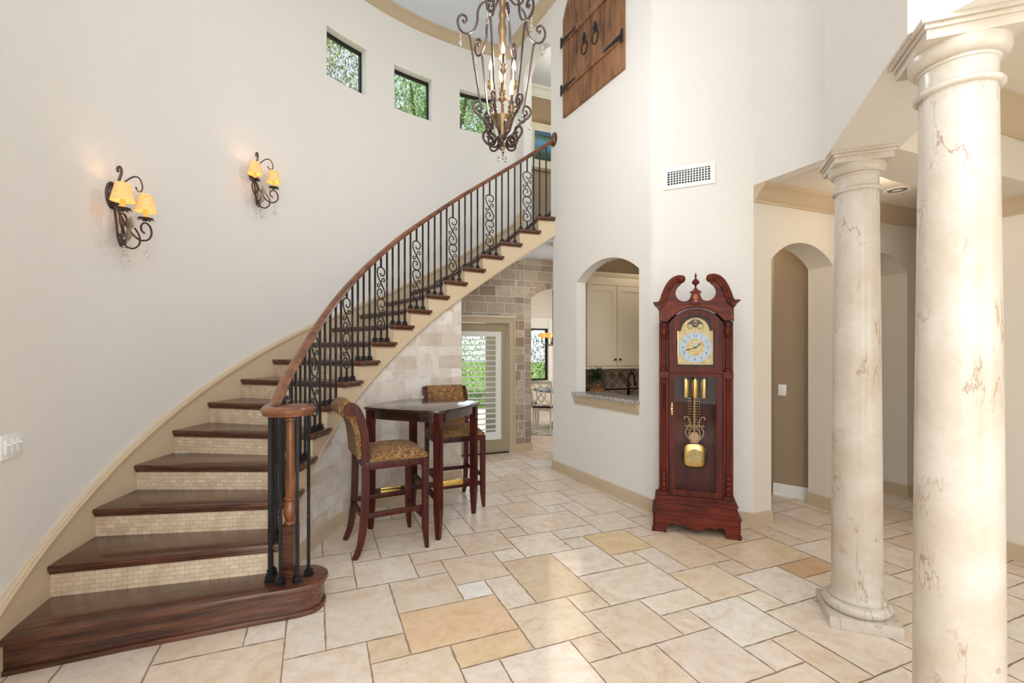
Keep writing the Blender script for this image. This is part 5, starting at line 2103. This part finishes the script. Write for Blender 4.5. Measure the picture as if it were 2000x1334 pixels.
fs = [(i, (i + 1) % n, n + (i + 1) % n, n + i) for i in range(n)] + [(i, 2 * n + i, 2 * n + (i + 1) % n, (i + 1) % n) for i in range(n)] + [(n + i, n + (i + 1) % n, 3 * n) for i in range(n)] + [tuple(range(2 * n, 3 * n))]
mb.add(vs, fs)
cpart(mb, 'bob', 'polished_brass', pnd, smooth=60)
mb = MB()
mb.add(*disc(.001, .062, PYc - .027, 40, .627))
cpart(mb, 'bob_medallion', 'dial_filigree', pnd, recalc=False)

# ------------------------------------------------------------ bistro table
TB_ = thing('pub_table', 'tall dark wood pub table with bowed edges beside the curved brick wall', 'table', (-0.7925, 4.3125, 0), atan2(-.358, .934))
hw = .345
mb = MB()
def top_poly(w, bow, clip):
    out = []
    for q in range(4):
        a = q * pi / 2
        c_, s_ = cos(a), sin(a)
        for i in range(9):
            t = -1 + 2 * i / 8
            x, y = w + bow * (1 - t * t), t * (w - clip)
            out.append((x * c_ - y * s_, x * s_ + y * c_))
    return out
mb.prism(top_poly(.385, .045, .03), 1.030, 1.056)
mb.build('table_top', 'table_top_wood', TB_, bevel=.007, smooth=40)
mb = MB()
po_ = top_poly(.345, .035, .02)
pi2 = top_poly(.325, .035, .02)
n = len(po_)
mb.add([(x, y, .955) for x, y in po_] + [(x, y, 1.031) for x, y in po_] + [(x, y, 1.031) for x, y in pi2] + [(x, y, .955) for x, y in pi2],
       [(i, (i + 1) % n, n + (i + 1) % n, n + i) for i in range(n)] + [(2 * n + i, 2 * n + (i + 1) % n, 3 * n + (i + 1) % n, 3 * n + i) for i in range(n)] + [(i, 3 * n + i, 3 * n + (i + 1) % n, (i + 1) % n) for i in range(n)])
mb.build('apron', 'table_top_wood', TB_, smooth=40)


def taper_leg(mb, x, y, w0, w1, z1, flare=(0, 0), ztop=None, n=14):
    """square reeded leg tapering to the floor, curving in near the foot"""
    pts = []
    for i in range(n + 1):
        t = i / n
        z = z1 * t
        w = w1 + (w0 - w1) * min(1, t / .22) if t < .22 else w0
        ox, oy = flare[0] * (1 - min(1, t / .3)) ** 2, flare[1] * (1 - min(1, t / .3)) ** 2
        pts.append((x + ox, y + oy, z, w / 2))
    vs = [(px + a * w, py + b * w, z) for px, py, z, w in pts for a, b in ((-1, -1), (1, -1), (1, 1), (-1, 1))]
    fs = [(i * 4 + j, i * 4 + (j + 1) % 4, i * 4 + 4 + (j + 1) % 4, i * 4 + 4 + j) for i in range(n) for j in range(4)] + [(3, 2, 1, 0), (n * 4, n * 4 + 1, n * 4 + 2, n * 4 + 3)]
    mb.add(vs, fs)


for sx in (-1, 1):
    for sy in (-1, 1):
        mb = MB()
        taper_leg(mb, sx * (hw - .012), sy * (hw - .012), .058, .034, 1.031)
        for o_ in (-.013, 0, .013):
            mb.tube([(sx * (hw - .012) + o_, sy * (hw - .012) - .030, .25), (sx * (hw - .012) + o_, sy * (hw - .012) - .030, .90)], .0045, 5)
            mb.tube([(sx * (hw - .012) + .030, sy * (hw - .012) + o_, .25), (sx * (hw - .012) + .030, sy * (hw - .012) + o_, .90)], .0045, 5)
        mb.box((sx * (hw - .012), sy * (hw - .012), .93), (.064, .064, .012))
        mb.build('leg', 'mahogany_wood', TB_, smooth=40)
for sg_ in (-1, 1):
    mb = MB()
    L = .45 * 2
    mb.box((0, 0, .315 + (0.0 if sg_ < 0 else .0)), (L, .030, .045), rz=sg_ * pi / 4)
    st = mb.build('stretcher', 'mahogany_wood', TB_, bevel=.004)
    if sg_ < 0:
        pass
for c0, L in ((-.27, .24), (.22, .28)):
    mb = MB()
    R = Matrix.Rotation(pi / 4, 3, 'Z')
    p = R @ Vector((c0, 0, 0))
    mb.box((p.x, p.y, .3165), (L, .034, .050), rz=pi / 4)
    mb.build('brass_footplate', 'polished_brass', TB_, bevel=.003)


# ------------------------------------------------------------ bar stools
def stool(x, y, rot, label):
    t = thing('bar_stool', label, 'bar stool', (x, y, 0), rot, 'scroll-back bar stools at the pub table')
    for sx in (-1, 1):
        mb = MB()
        taper_leg(mb, sx * .235, .205, .044, .026, .70, (sx * .006, .012))
        mb.box((sx * .235, .205, .645), (.050, .050, .010))
        mb.build('leg', 'mahogany_wood', t, bevel=0, smooth=40)
        # rear leg that runs up into the scrolled back post
        mb = MB()
        side = smoothpath([(-.325, 0), (-.285, .10), (-.262, .24), (-.25, .40), (-.245, .60), (-.245, .74), (-.248, .86), (-.262, .97), (-.288, 1.06), (-.315, 1.112), (-.345, 1.135), (-.374, 1.122), (-.382, 1.096), (-.366, 1.078), (-.348, 1.086), (-.348, 1.102), (-.360, 1.106)], 4)
        n = len(side)
        wd = [.017 + .009 * min(1, i / 8) - (.015 * max(0, (i - 36) / (n - 36)) if i > 36 else 0) for i in range(n)]
        vs, fs = [], []
        for i, (yy, zz) in enumerate(side):
            a, b = side[max(i - 1, 0)], side[min(i + 1, n - 1)]
            ty, tz = b[0] - a[0], b[1] - a[1]
            L = sqrt(ty * ty + tz * tz)
            ny, nz = tz / L, -ty / L
            xo, xi = sx * (.232 if i > 6 else .225 + .001 * i), sx * .194
            for xx, d_ in ((xo, -1), (xo, 1), (xi, 1), (xi, -1)):
                vs.append((xx, yy + ny * wd[i] * d_, max(0, zz + nz * wd[i] * d_)))
        fs = [(i * 4 + j, i * 4 + (j + 1) % 4, i * 4 + 4 + (j + 1) % 4, i * 4 + 4 + j) for i in range(n - 1) for j in range(4)] + [(3, 2, 1, 0), (n * 4 - 4, n * 4 - 3, n * 4 - 2, n * 4 - 1)]
        mb.add(vs, fs)
        mb.build('back_post', 'mahogany_wood', t, smooth=35)
    mb = MB()
    mb.prism([(-.25, .225), (.25, .225), (.235, -.255), (-.235, -.255)], .655, .715)
    mb.build('seat_frame', 'mahogany_wood', t, bevel=.006)
    mb = MB()
    N = 14
    vs = []
    for j in range(N + 1):
        for i in range(N + 1):
            u, v = -1 + 2 * i / N, -1 + 2 * j / N
            w = .258 - .016 * (1 - v) / 2
            yy = -.235 + (.235 + .238) * (v + 1) / 2
            e = (1 - abs(u) ** 3.2) * (1 - abs(v) ** 3.2)
            rx = u * (w - (.012 if abs(v) == 1 else 0))
            vs.append((rx, yy - (.012 * v if abs(u) == 1 else 0), .728 + .072 * e ** .55))
    fs = [(j * (N + 1) + i, j * (N + 1) + i + 1, (j + 1) * (N + 1) + i + 1, (j + 1) * (N + 1) + i) for j in range(N) for i in range(N)]
    o_ = mb.add(vs, fs)
    # skirt of the cushion
    rim = [i for i in range(N + 1)] + [j * (N + 1) + N for j in range(1, N + 1)] + [N * (N + 1) + i for i in range(N - 1, -1, -1)] + [j * (N + 1) for j in range(N - 1, 0, -1)]
    m = len(rim)
    low = [(vs[k][0], vs[k][1], .712) for k in rim]
    o2 = len(mb.v)
    mb.v += [Vector(p) for p in low]
    for i in range(m):
        mb.f.append((rim[i], rim[(i + 1) % m], o2 + (i + 1) % m, o2 + i))
        mb.mi.append(0)
        mb.tint.append(None)
    mb.build('seat_cushion', 'tapestry_fabric', t, smooth=70)
    # upholstered back with a rolled top
    mb = MB()
    pro = smoothpath([(-.222, .745), (-.225, .80), (-.232, .90), (-.250, .99), (-.280, 1.075), (-.312, 1.132), (-.352, 1.164), (-.402, 1.158), (-.434, 1.122), (-.430, 1.078), (-.402, 1.052), (-.368, 1.046), (-.338, .99), (-.318, .91), (-.306, .82), (-.298, .735)], 3)
    mb.prism(pro, -.2, .2, 'x')
    bk_ = mb.build('back_upholstery', 'tapestry_fabric', t, smooth=50, bevel=.0)
    for zz, y_, nme in ((.315, 0, 0),):
        for sx in (-1, 1):
            mb = MB()
            mb.box((sx * .226, -.02, zz), (.022, .44, .040))
            mb.build('stretcher', 'mahogany_wood', t, bevel=.003)
    mb = MB()
    mb.box((0, .205, .235), (.44, .022, .042))
    mb.build('stretcher', 'mahogany_wood', t, bevel=.003)
    mb = MB()
    mb.box((0, -.255, .29), (.40, .022, .038))
    mb.build('stretcher', 'mahogany_wood', t, bevel=.003)
    return t


fdir = Vector((.88, .474, 0)).normalized()
stool(-0.972, 3.84, atan2(fdir.y, fdir.x) - pi / 2, 'brown tapestry bar stool nearer the camera, side-on at the pub table')
fdir = Vector((.405, -.914, 0)).normalized()
stool(-0.588, 4.80, atan2(fdir.y, fdir.x) - pi / 2, 'brown tapestry bar stool on the far side of the pub table, by the glazed door')

# ------------------------------------------------------------ chandelier
CX, CY = -0.078, 3.8
CH = thing('chandelier', 'large cage chandelier of scrolled bronze iron with candle bulbs and crystal drops', 'chandelier', (CX, CY, 3.12))
Z0 = 3.12


def ch(mb, name, mat, parent=CH, **kw):
    return mb.build(name, mat, parent, **kw)


def radial(P, a):
    """(r, z) points turned to angle a, world z to local"""
    return [(r * cos(a), r * sin(a), z - Z0) for r, z in P]


NB = 6
for i in range(NB):
    a = radians(12 + 60 * i)
    mb = MB()
    # long bar
    mb.tube(radial([(.276, 4.038), (.258, 4.01), (.170, 3.46)], a), .0085, 6)
    # top scroll outside and arm in to the stem
    P = smoothpath([(.315, 4.135), (.300, 4.115), (.285, 4.135), (.292, 4.165), (.325, 4.175), (.352, 4.14), (.350, 4.085), (.318, 4.04), (.270, 4.035), (.225, 4.07), (.200, 4.14), (.195, 4.22), (.165, 4.285), (.105, 4.315), (.060, 4.36), (.045, 4.42)], 4)
    mb.tube(radial(P, a), .0095, 6)
    # mid scroll
    P = smoothpath([(.245, 3.985), (.262, 3.955), (.245, 3.925), (.222, 3.945), (.232, 3.972)], 3)
    # crown scrolls above
    P = smoothpath([(.10, 4.315), (.15, 4.33), (.172, 4.37), (.150, 4.41), (.118, 4.395), (.12, 4.365), (.138, 4.362)], 4)
    mb.tube(radial(P, a), .0085, 6)
    P = smoothpath([(.05, 4.44), (.085, 4.46), (.12, 4.44), (.135, 4.475), (.115, 4.51), (.085, 4.50), (.09, 4.478)], 4)
    mb.tube(radial(P, a), .0075, 6)
    ch(mb, 'cage_arm', 'bronze_iron', smooth=60)
    mb = MB()
    # bottom scrolls
    P = smoothpath([(.192, 3.475), (.205, 3.455), (.190, 3.435), (.168, 3.45), (.166, 3.485), (.192, 3.512), (.226, 3.495), (.232, 3.455), (.208, 3.415), (.165, 3.385), (.128, 3.345), (.105, 3.305), (.085, 3.27), (.052, 3.25)], 4)
    mb.tube(radial(P, a), .0095, 6)
    P = smoothpath([(.135, 3.40), (.16, 3.375), (.185, 3.39), (.182, 3.42), (.158, 3.425)], 3)
    mb.tube(radial(P, a), .007, 6)
    P = smoothpath([(.045, 3.235), (.075, 3.195), (.115, 3.20), (.150, 3.235), (.165, 3.275), (.145, 3.31), (.112, 3.30), (.112, 3.27), (.132, 3.262)], 4)
    mb.tube(radial(P, a + radians(30)), .0095, 6)
    P = smoothpath([(.03, 3.19), (.055, 3.155), (.095, 3.155), (.12, 3.185), (.112, 3.22), (.085, 3.225), (.078, 3.20)], 4)
    mb.tube(radial(P, a + radians(15)), .0085, 6)
    ch(mb, 'bottom_scroll', 'bronze_iron', smooth=60)
mb = MB()
mb.lathe([(.012, 3.86 - Z0), (.028, 3.875 - Z0), (.030, 3.90 - Z0), (.018, 3.925 - Z0), (.024, 3.95 - Z0), (.032, 3.975 - Z0), (.026, 4.02 - Z0), (.036, 4.07 - Z0), (.038, 4.11 - Z0), (.022, 4.17 - Z0), (.030, 4.20 - Z0), (.030, 4.23 - Z0), (.018, 4.26 - Z0),
          (.026, 4.30 - Z0), (.034, 4.36 - Z0), (.040, 4.46 - Z0), (.030, 4.55 - Z0), (.014, 4.60 - Z0), (.014, 4.68 - Z0)], 18, flute=.08)
mb.lathe([(.010, 3.60 - Z0), (.024, 3.61 - Z0), (.030, 3.63 - Z0), (.024, 3.65 - Z0), (.027, 3.66 - Z0), (.027, 3.74 - Z0), (.024, 3.76 - Z0), (.030, 3.785 - Z0), (.024, 3.81 - Z0), (.012, 3.86 - Z0)], 18, flute=.1)
ch(mb, 'turned_stem', 'dull_gold', smooth=50)
mb = MB()
mb.tube([(0, 0, 3.30 - Z0), (0, 0, 3.62 - Z0)], .009, 8)
mb.lathe([(.014, 3.225 - Z0), (.022, 3.235 - Z0), (.028, 3.25 - Z0), (.034, 3.28 - Z0), (.052, 3.34 - Z0), (.082, 3.39 - Z0), (.084, 3.396 - Z0), (.070, 3.39 - Z0), (.03, 3.35 - Z0), (.001, 3.34 - Z0)], 12)
mb.lathe([(.001, 3.135 - Z0), (.016, 3.14 - Z0), (.024, 3.158 - Z0), (.020, 3.178 - Z0), (.010, 3.19 - Z0), (.018, 3.205 - Z0), (.018, 3.215 - Z0), (.012, 3.226 - Z0)], 16)
ch(mb, 'bell_and_ball', 'dull_gold', smooth=40)
mb = MB()
zc = 4.68
pts = []
for j in range(17):
    z = zc + j * .08
    ring = [((.013 * cos(b) if j % 2 else 0) , (0 if j % 2 else .013 * cos(b)), z + .03 + .038 * sin(b) - Z0) for b in [2 * pi * q / 10 for q in range(10)]]
    mb.tube(ring, .003, 5, closed=True)
mb.lathe([(.07, CEIL - .035 - Z0), (.075, CEIL - .02 - Z0), (.075, CEIL - .001 - Z0), (.001, CEIL - .001 - Z0)], 20)
mb.lathe([(.02, CEIL - .09 - Z0), (.02, CEIL - .035 - Z0), (.07, CEIL - .034 - Z0)], 12)
ch(mb, 'chain_and_canopy', 'bronze_iron')


def candle(r, a, zc, par=CH):
    """arm, cup, sleeve, bulb"""
    x, y = r * cos(a), r * sin(a)
    mb = MB()
    mb.tube(smoothpath([(0.01 * cos(a), 0.01 * sin(a), zc - .14 - Z0), (x * .5, y * .5, zc - .17 - Z0), (x, y, zc - .10 - Z0), (x, y, zc - .03 - Z0)], 4), .0055, 6)
    mb.lathe([(.008, zc - .075 - Z0), (.022, zc - .055 - Z0), (.030, zc - .045 - Z0), (.030, zc - .038 - Z0), (.016, zc - .028 - Z0), (.020, zc - .012 - Z0), (.026, zc - Z0), (.012, zc - .002 - Z0)], 14, (x, y, 0), flute=.06)
    arm = ch(mb, 'candle_cup', 'dull_gold', par, smooth=50)
    mb = MB()
    mb.lathe([(.0115, zc - .005 - Z0), (.0115, zc + .085 - Z0), (.001, zc + .086 - Z0)], 12, (x, y, 0))
    ch(mb, 'candle_sleeve', 'bronze_iron', arm)
    mb = MB()
    mb.lathe([(.008, zc + .085 - Z0), (.0145, zc + .105 - Z0), (.015, zc + .12 - Z0), (.010, zc + .145 - Z0), (.004, zc + .165 - Z0), (.001, zc + .178 - Z0)], 12, (x, y, 0))
    ch(mb, 'flame_bulb', 'bulb_glow', arm)


for a, zc in ((150, 3.72), (30, 3.72), (275, 3.755)):
    candle(.108, radians(a), zc)
for i in range(6):
    candle(.085, radians(30 + 60 * i), 3.545 if i % 2 == 0 else 3.47)


def drop(mb, x, y, z, s=1.0):
    """string of beads with a faceted pear drop"""
    for j in range(2):
        mb.sphere((x, y, z - .012 * s - j * .020 * s), .007 * s, 6, 4)
    mb.lathe([(.002 * s, z - .048 * s), (.006 * s, z - .056 * s), (.014 * s, z - .080 * s), (.010 * s, z - .094 * s), (.001 * s, z - .102 * s)], 8, (x, y, 0))


for i in range(NB):
    a = radians(12 + 60 * i)
    mb = MB()
    drop(mb, .335 * cos(a), .335 * sin(a), 4.03 - Z0)
    ch(mb, 'crystal_drop', 'crystal', smooth=20)
for i in range(NB):
    a = radians(12 + 60 * i)
    mb = MB()
    drop(mb, .226 * cos(a), .226 * sin(a), 3.42 - Z0)
    ch(mb, 'crystal_drop', 'crystal', smooth=20)
for i in range(3):
    a = radians(40 + 120 * i)
    mb = MB()
    drop(mb, .035 * cos(a), .035 * sin(a), 3.15 - Z0)
    ch(mb, 'crystal_drop', 'crystal', smooth=20)
point('chandelier_light', (CX, CY, 3.8), 56, (0.98, 0.985, 1.0), 0.16)


# ------------------------------------------------------------ wall sconces
def sconce(a, z, label):
    c = wm(a, 0, z)
    n = Vector((-cos(a), -sin(a), 0))
    rot = atan2(n.y, n.x) + pi / 2                     # local -y faces the room
    t = thing('wall_sconce', label, 'wall sconce', c, rot, 'iron sconces on the curved wall')
    mb = MB(Matrix.Translation((0, 0, 0)) @ Matrix.Rotation(pi / 2, 4, 'X'))
    mb.lathe([(.062, .0), (.064, .006), (.058, .013), (.050, .010), (.046, .015), (.02, .022), (.001, .024)], 24, sy=1.45)
    for i in range(10):
        b = 2 * pi * i / 10
        mb.sphere((.052 * cos(b), .052 * 1.45 * sin(b), .014), .008, 6, 4)
    mb.build('backplate', 'bronze_iron', t, smooth=50)
    mb = MB()
    # upper loops behind the shades
    mb.tube(smoothpath([(0, -.02, .02), (0, -.045, .10), (0, -.062, .16), (0, -.054, .195), (0, -.038, .185), (.002, -.04, .16)], 5), .008, 6, flat=1)
    for sx in (1,):
        mb.tube(smoothpath([(0, -.02, .03), (sx * .03, -.06, .10), (sx * .065, -.09, .150), (sx * .115, -.10, .165), (sx * .155, -.10, .13), (sx * .15, -.10, .085), (sx * .11, -.10, .07), (sx * .085, -.10, .09)], 5), .0055, 6)
    for sx in (-1, 1):
        # from the plate down, round under, and up to the cup
        mb.tube(smoothpath([(0, -.02, -.03), (sx * .005, -.05, -.12), (sx * .03, -.09, -.22), (sx * .075, -.125, -.275), (sx * .13, -.15, -.265), (sx * .165, -.155, -.215), (sx * .155, -.15, -.165), (sx * .115, -.145, -.150), (sx * .078, -.14, -.172), (sx * .078, -.14, -.21), (sx * .11, -.14, -.222)], 5), .0065, 6)
        mb.tube(smoothpath([(sx * .055, -.11, -.20), (sx * .09, -.12, -.25), (sx * .085, -.12, -.31), (sx * .045, -.10, -.345), (sx * .005, -.07, -.325), (0, -.06, -.285), (sx * .03, -.07, -.262), (sx * .045, -.08, -.28)], 5), .006, 6)
    mb.tube(smoothpath([(0, -.015, -.05), (0, -.03, -.18), (0, -.04, -.28), (0, -.06, -.34), (0, -.085, -.325), (0, -.08, -.295)], 5), .0075, 6)
    mb.build('scroll_arms', 'bronze_iron', t, smooth=60)
    mb = MB()
    for (cx_, cz_, dr_) in ((0.0, -.27, 1), (.02, -.19, -1)):
        for j in range(9):
            f = j / 8
            for s_ in (-1, 1):
                L = .045 * (1 - abs(f - .4))
                p0 = Vector((cx_ + .01 * sin(f * 3), -.085 - .01 * f, cz_ + .07 * (f - .5) * 2 * .6))
                p1 = p0 + Vector((s_ * L, -.012, .022))
                up_ = Vector((0, 0, .010))
                mb.add([p0 - up_ * .6, p1 - up_ * .2, p1 + up_ * .2, p0 + up_ * .8], [(0, 1, 2, 3)])
                mb.add([p0 - up_ * .6 + Vector((0, -.002, 0)), p1 - up_ * .2, p1 + up_ * .2, p0 + up_ * .8 + Vector((0, -.002, 0))], [(0, 1, 2, 3)])
    simple('leaf_pewter', (150, 138, 116), 0.45, 0.6)
    mb.build('acanthus_leaves', 'leaf_pewter', t, smooth=0)
    for sx in (-1, 1):
        x, y, zc = sx * .120, -.142, -.125
        mb = MB()
        mb.lathe([(.006, zc - .012), (.012, zc - .004), (.042, zc + .004), (.046, zc + .010), (.012, zc + .006)], 16, (x, y, 0))
        for j in range(8):
            b = 2 * pi * j / 8
            d_ = Vector((cos(b), sin(b), 0))
            p0 = Vector((x, y, zc + .002)) + d_ * .038
            s_ = Vector((-sin(b), cos(b), 0))
            mb.add([p0 - s_ * .012, p0 + d_ * .022 + Vector((0, 0, -.006)), p0 + s_ * .012, p0 + Vector((0, 0, .004))], [(0, 1, 2), (0, 1, 3), (1, 2, 3)])
        cup = mb.build('bobeche', 'bronze_iron', t, smooth=40)
        mb = MB()
        mb.lathe([(.0155, zc + .006), (.016, zc + .075), (.001, zc + .076)], 14, (x, y, 0), flute=.05)
        mb.build('candle_sleeve', 'candle_sleeve_glow', cup)
        mb = MB()
        zs = zc + .055
        mb.lathe([(.008, zc + .076), (.014, zc + .095), (.010, zc + .12), (.002, zc + .135)], 10, (x, y, 0))
        mb.build('bulb', 'bulb_glow', cup)
        mb = MB()
        vs, fs = [], []
        nS = 28
        for (r_, zz) in ((.067, zs), (.040, zs + .118), (.0385, zs + .118), (.0655, zs)):
            for j in range(nS):
                b = 2 * pi * j / nS
                vs.append((x + r_ * cos(b), y + r_ * sin(b), zz))
        for i in range(4):
            for j in range(nS):
                i2 = (i + 1) % 4
                fs.append((i * nS + j, i * nS + (j + 1) % nS, i2 * nS + (j + 1) % nS, i2 * nS + j))
        mb.add(vs, fs)
        mb.build('lamp_shade', 'lampshade_fabric', t, smooth=50)
    for (x, y, z_) in ((.125, -.15, -.275), (-.055, -.11, -.34), (0.02, -.085, -.33)):
        mb = MB()
        drop(mb, x, y, z_, 1.15)
        mb.build('crystal_drop', 'crystal', t, smooth=20)
    for sx in (-1, 1):
        p = Matrix.Rotation(rot, 4, 'Z') @ Vector((sx * .108, -.142, .01))
        point('sconce_bulb_light', c + p + Vector((0, 0, .02)), 0.35, (1, .66, .38), .012)
    return t


sconce(RA(187.9), 2.585, 'lit iron wall sconce nearer the left edge, lower on the curved wall')
sconce(RA(164.2), 3.31, 'lit iron wall sconce farther along, higher on the curved wall')

# ------------------------------------------------------------ outdoors
mb = MB()
mb.add([(-40, -20, -.06), (40, -20, -.06), (40, 60, -.06), (-40, 60, -.06)], [(0, 1, 2, 3)])
o = mb.build('lawn', 'lawn_grass', recalc=False, smooth=0)
tag(o, 'green lawn outside the windows', 'lawn', None, 'structure')
rt = random.Random(21)


def tree(x, y, trunk, clusters, n, L, label, cols, group='trees outside the windows', name='tree'):
    t = thing(name, label, 'tree', (x, y, -.05), 0, group)
    mb = MB()
    if trunk:
        top = max(c[2] for c in clusters)
        mb.tube([(0, 0, 0), (.1, 0, top * .4), (0, .1, top * .8)], [trunk, trunk * .75, trunk * .4], 10)
        for c in clusters[:9]:
            mb.tube([(0, .05, top * .35), (c[0] * .5, c[1] * .5, (top * .4 + c[2]) / 2 + .2), (c[0], c[1], c[2])], [trunk * .4, trunk * .25, trunk * .1], 6)
        mb.build('trunk', 'bark', t)
    mb = MB()
    for i in range(n):
        c = rt.choice(clusters)
        a, e, r_ = rt.uniform(0, 2 * pi), math.asin(rt.uniform(-1, 1)), c[3] * rt.uniform(.45, 1.05)
        p = Vector((c[0] + r_ * cos(a) * cos(e), c[1] + r_ * sin(a) * cos(e), max(.05, c[2] + r_ * .8 * sin(e))))
        d = Vector((rt.uniform(-1, 1), rt.uniform(-1, 1), rt.uniform(-.8, .3)))
        q = rt.uniform(.6, 1.3)
        k_ = rt.choice(cols)
        leaf(mb, p, d, Vector((rt.uniform(-.3, .3), rt.uniform(-.3, .3), 1)), L * rt.uniform(.7, 1.3), L * .5, lin(tuple(min(250, v * q) for v in k_)))
    mb.build('crown', 'tree_leaves', t, recalc=False, smooth=0)
    return t


G1 = [(166, 172, 112), (192, 196, 140), (132, 148, 92), (222, 222, 180)]
G2 = [(130, 172, 96), (164, 200, 118), (92, 140, 82), (208, 228, 166)]


def cl(n, R, h, z, cr):
    return [(rt.uniform(-R, R), rt.uniform(-R, R) * .7, z + rt.uniform(-h, h), rt.uniform(.6, 1.1) * cr) for _ in range(n)]


tree(-5.6, 12.5, .28, cl(30, 2.2, 2.2, 8.6, 1.0), 40000, .13, 'olive green oak crown outside the left high window', G1)
tree(-2.3, 13.5, .26, cl(26, 1.5, 2.2, 8.0, 1.0), 21000, .12, 'bright green tree crown outside the middle high window', G2)
tree(0.2, 15.0, .26, cl(26, 1.5, 2.2, 8.2, 1.0), 19000, .125, 'mid green tree crown outside the high window behind the chandelier', G2)
tree(-1.6, 13.0, 0, [(rt.uniform(-2.0, 2.0), rt.uniform(-.5, .5), rt.uniform(.4, 2.2), .7) for _ in range(24)], 7000, .11, 'bright green garden hedge seen through the louvred door', G2, 'shrubs outside', 'shrub')
tree(1.6, 16.5, 0, [(rt.uniform(-2.2, 2.2), rt.uniform(-.5, .5), rt.uniform(.4, 3.2), .8) for _ in range(24)], 7000, .13, 'dark green hedge outside the dining room window', [(60, 100, 56), (84, 128, 68), (46, 78, 50)], 'shrubs outside', 'shrub')
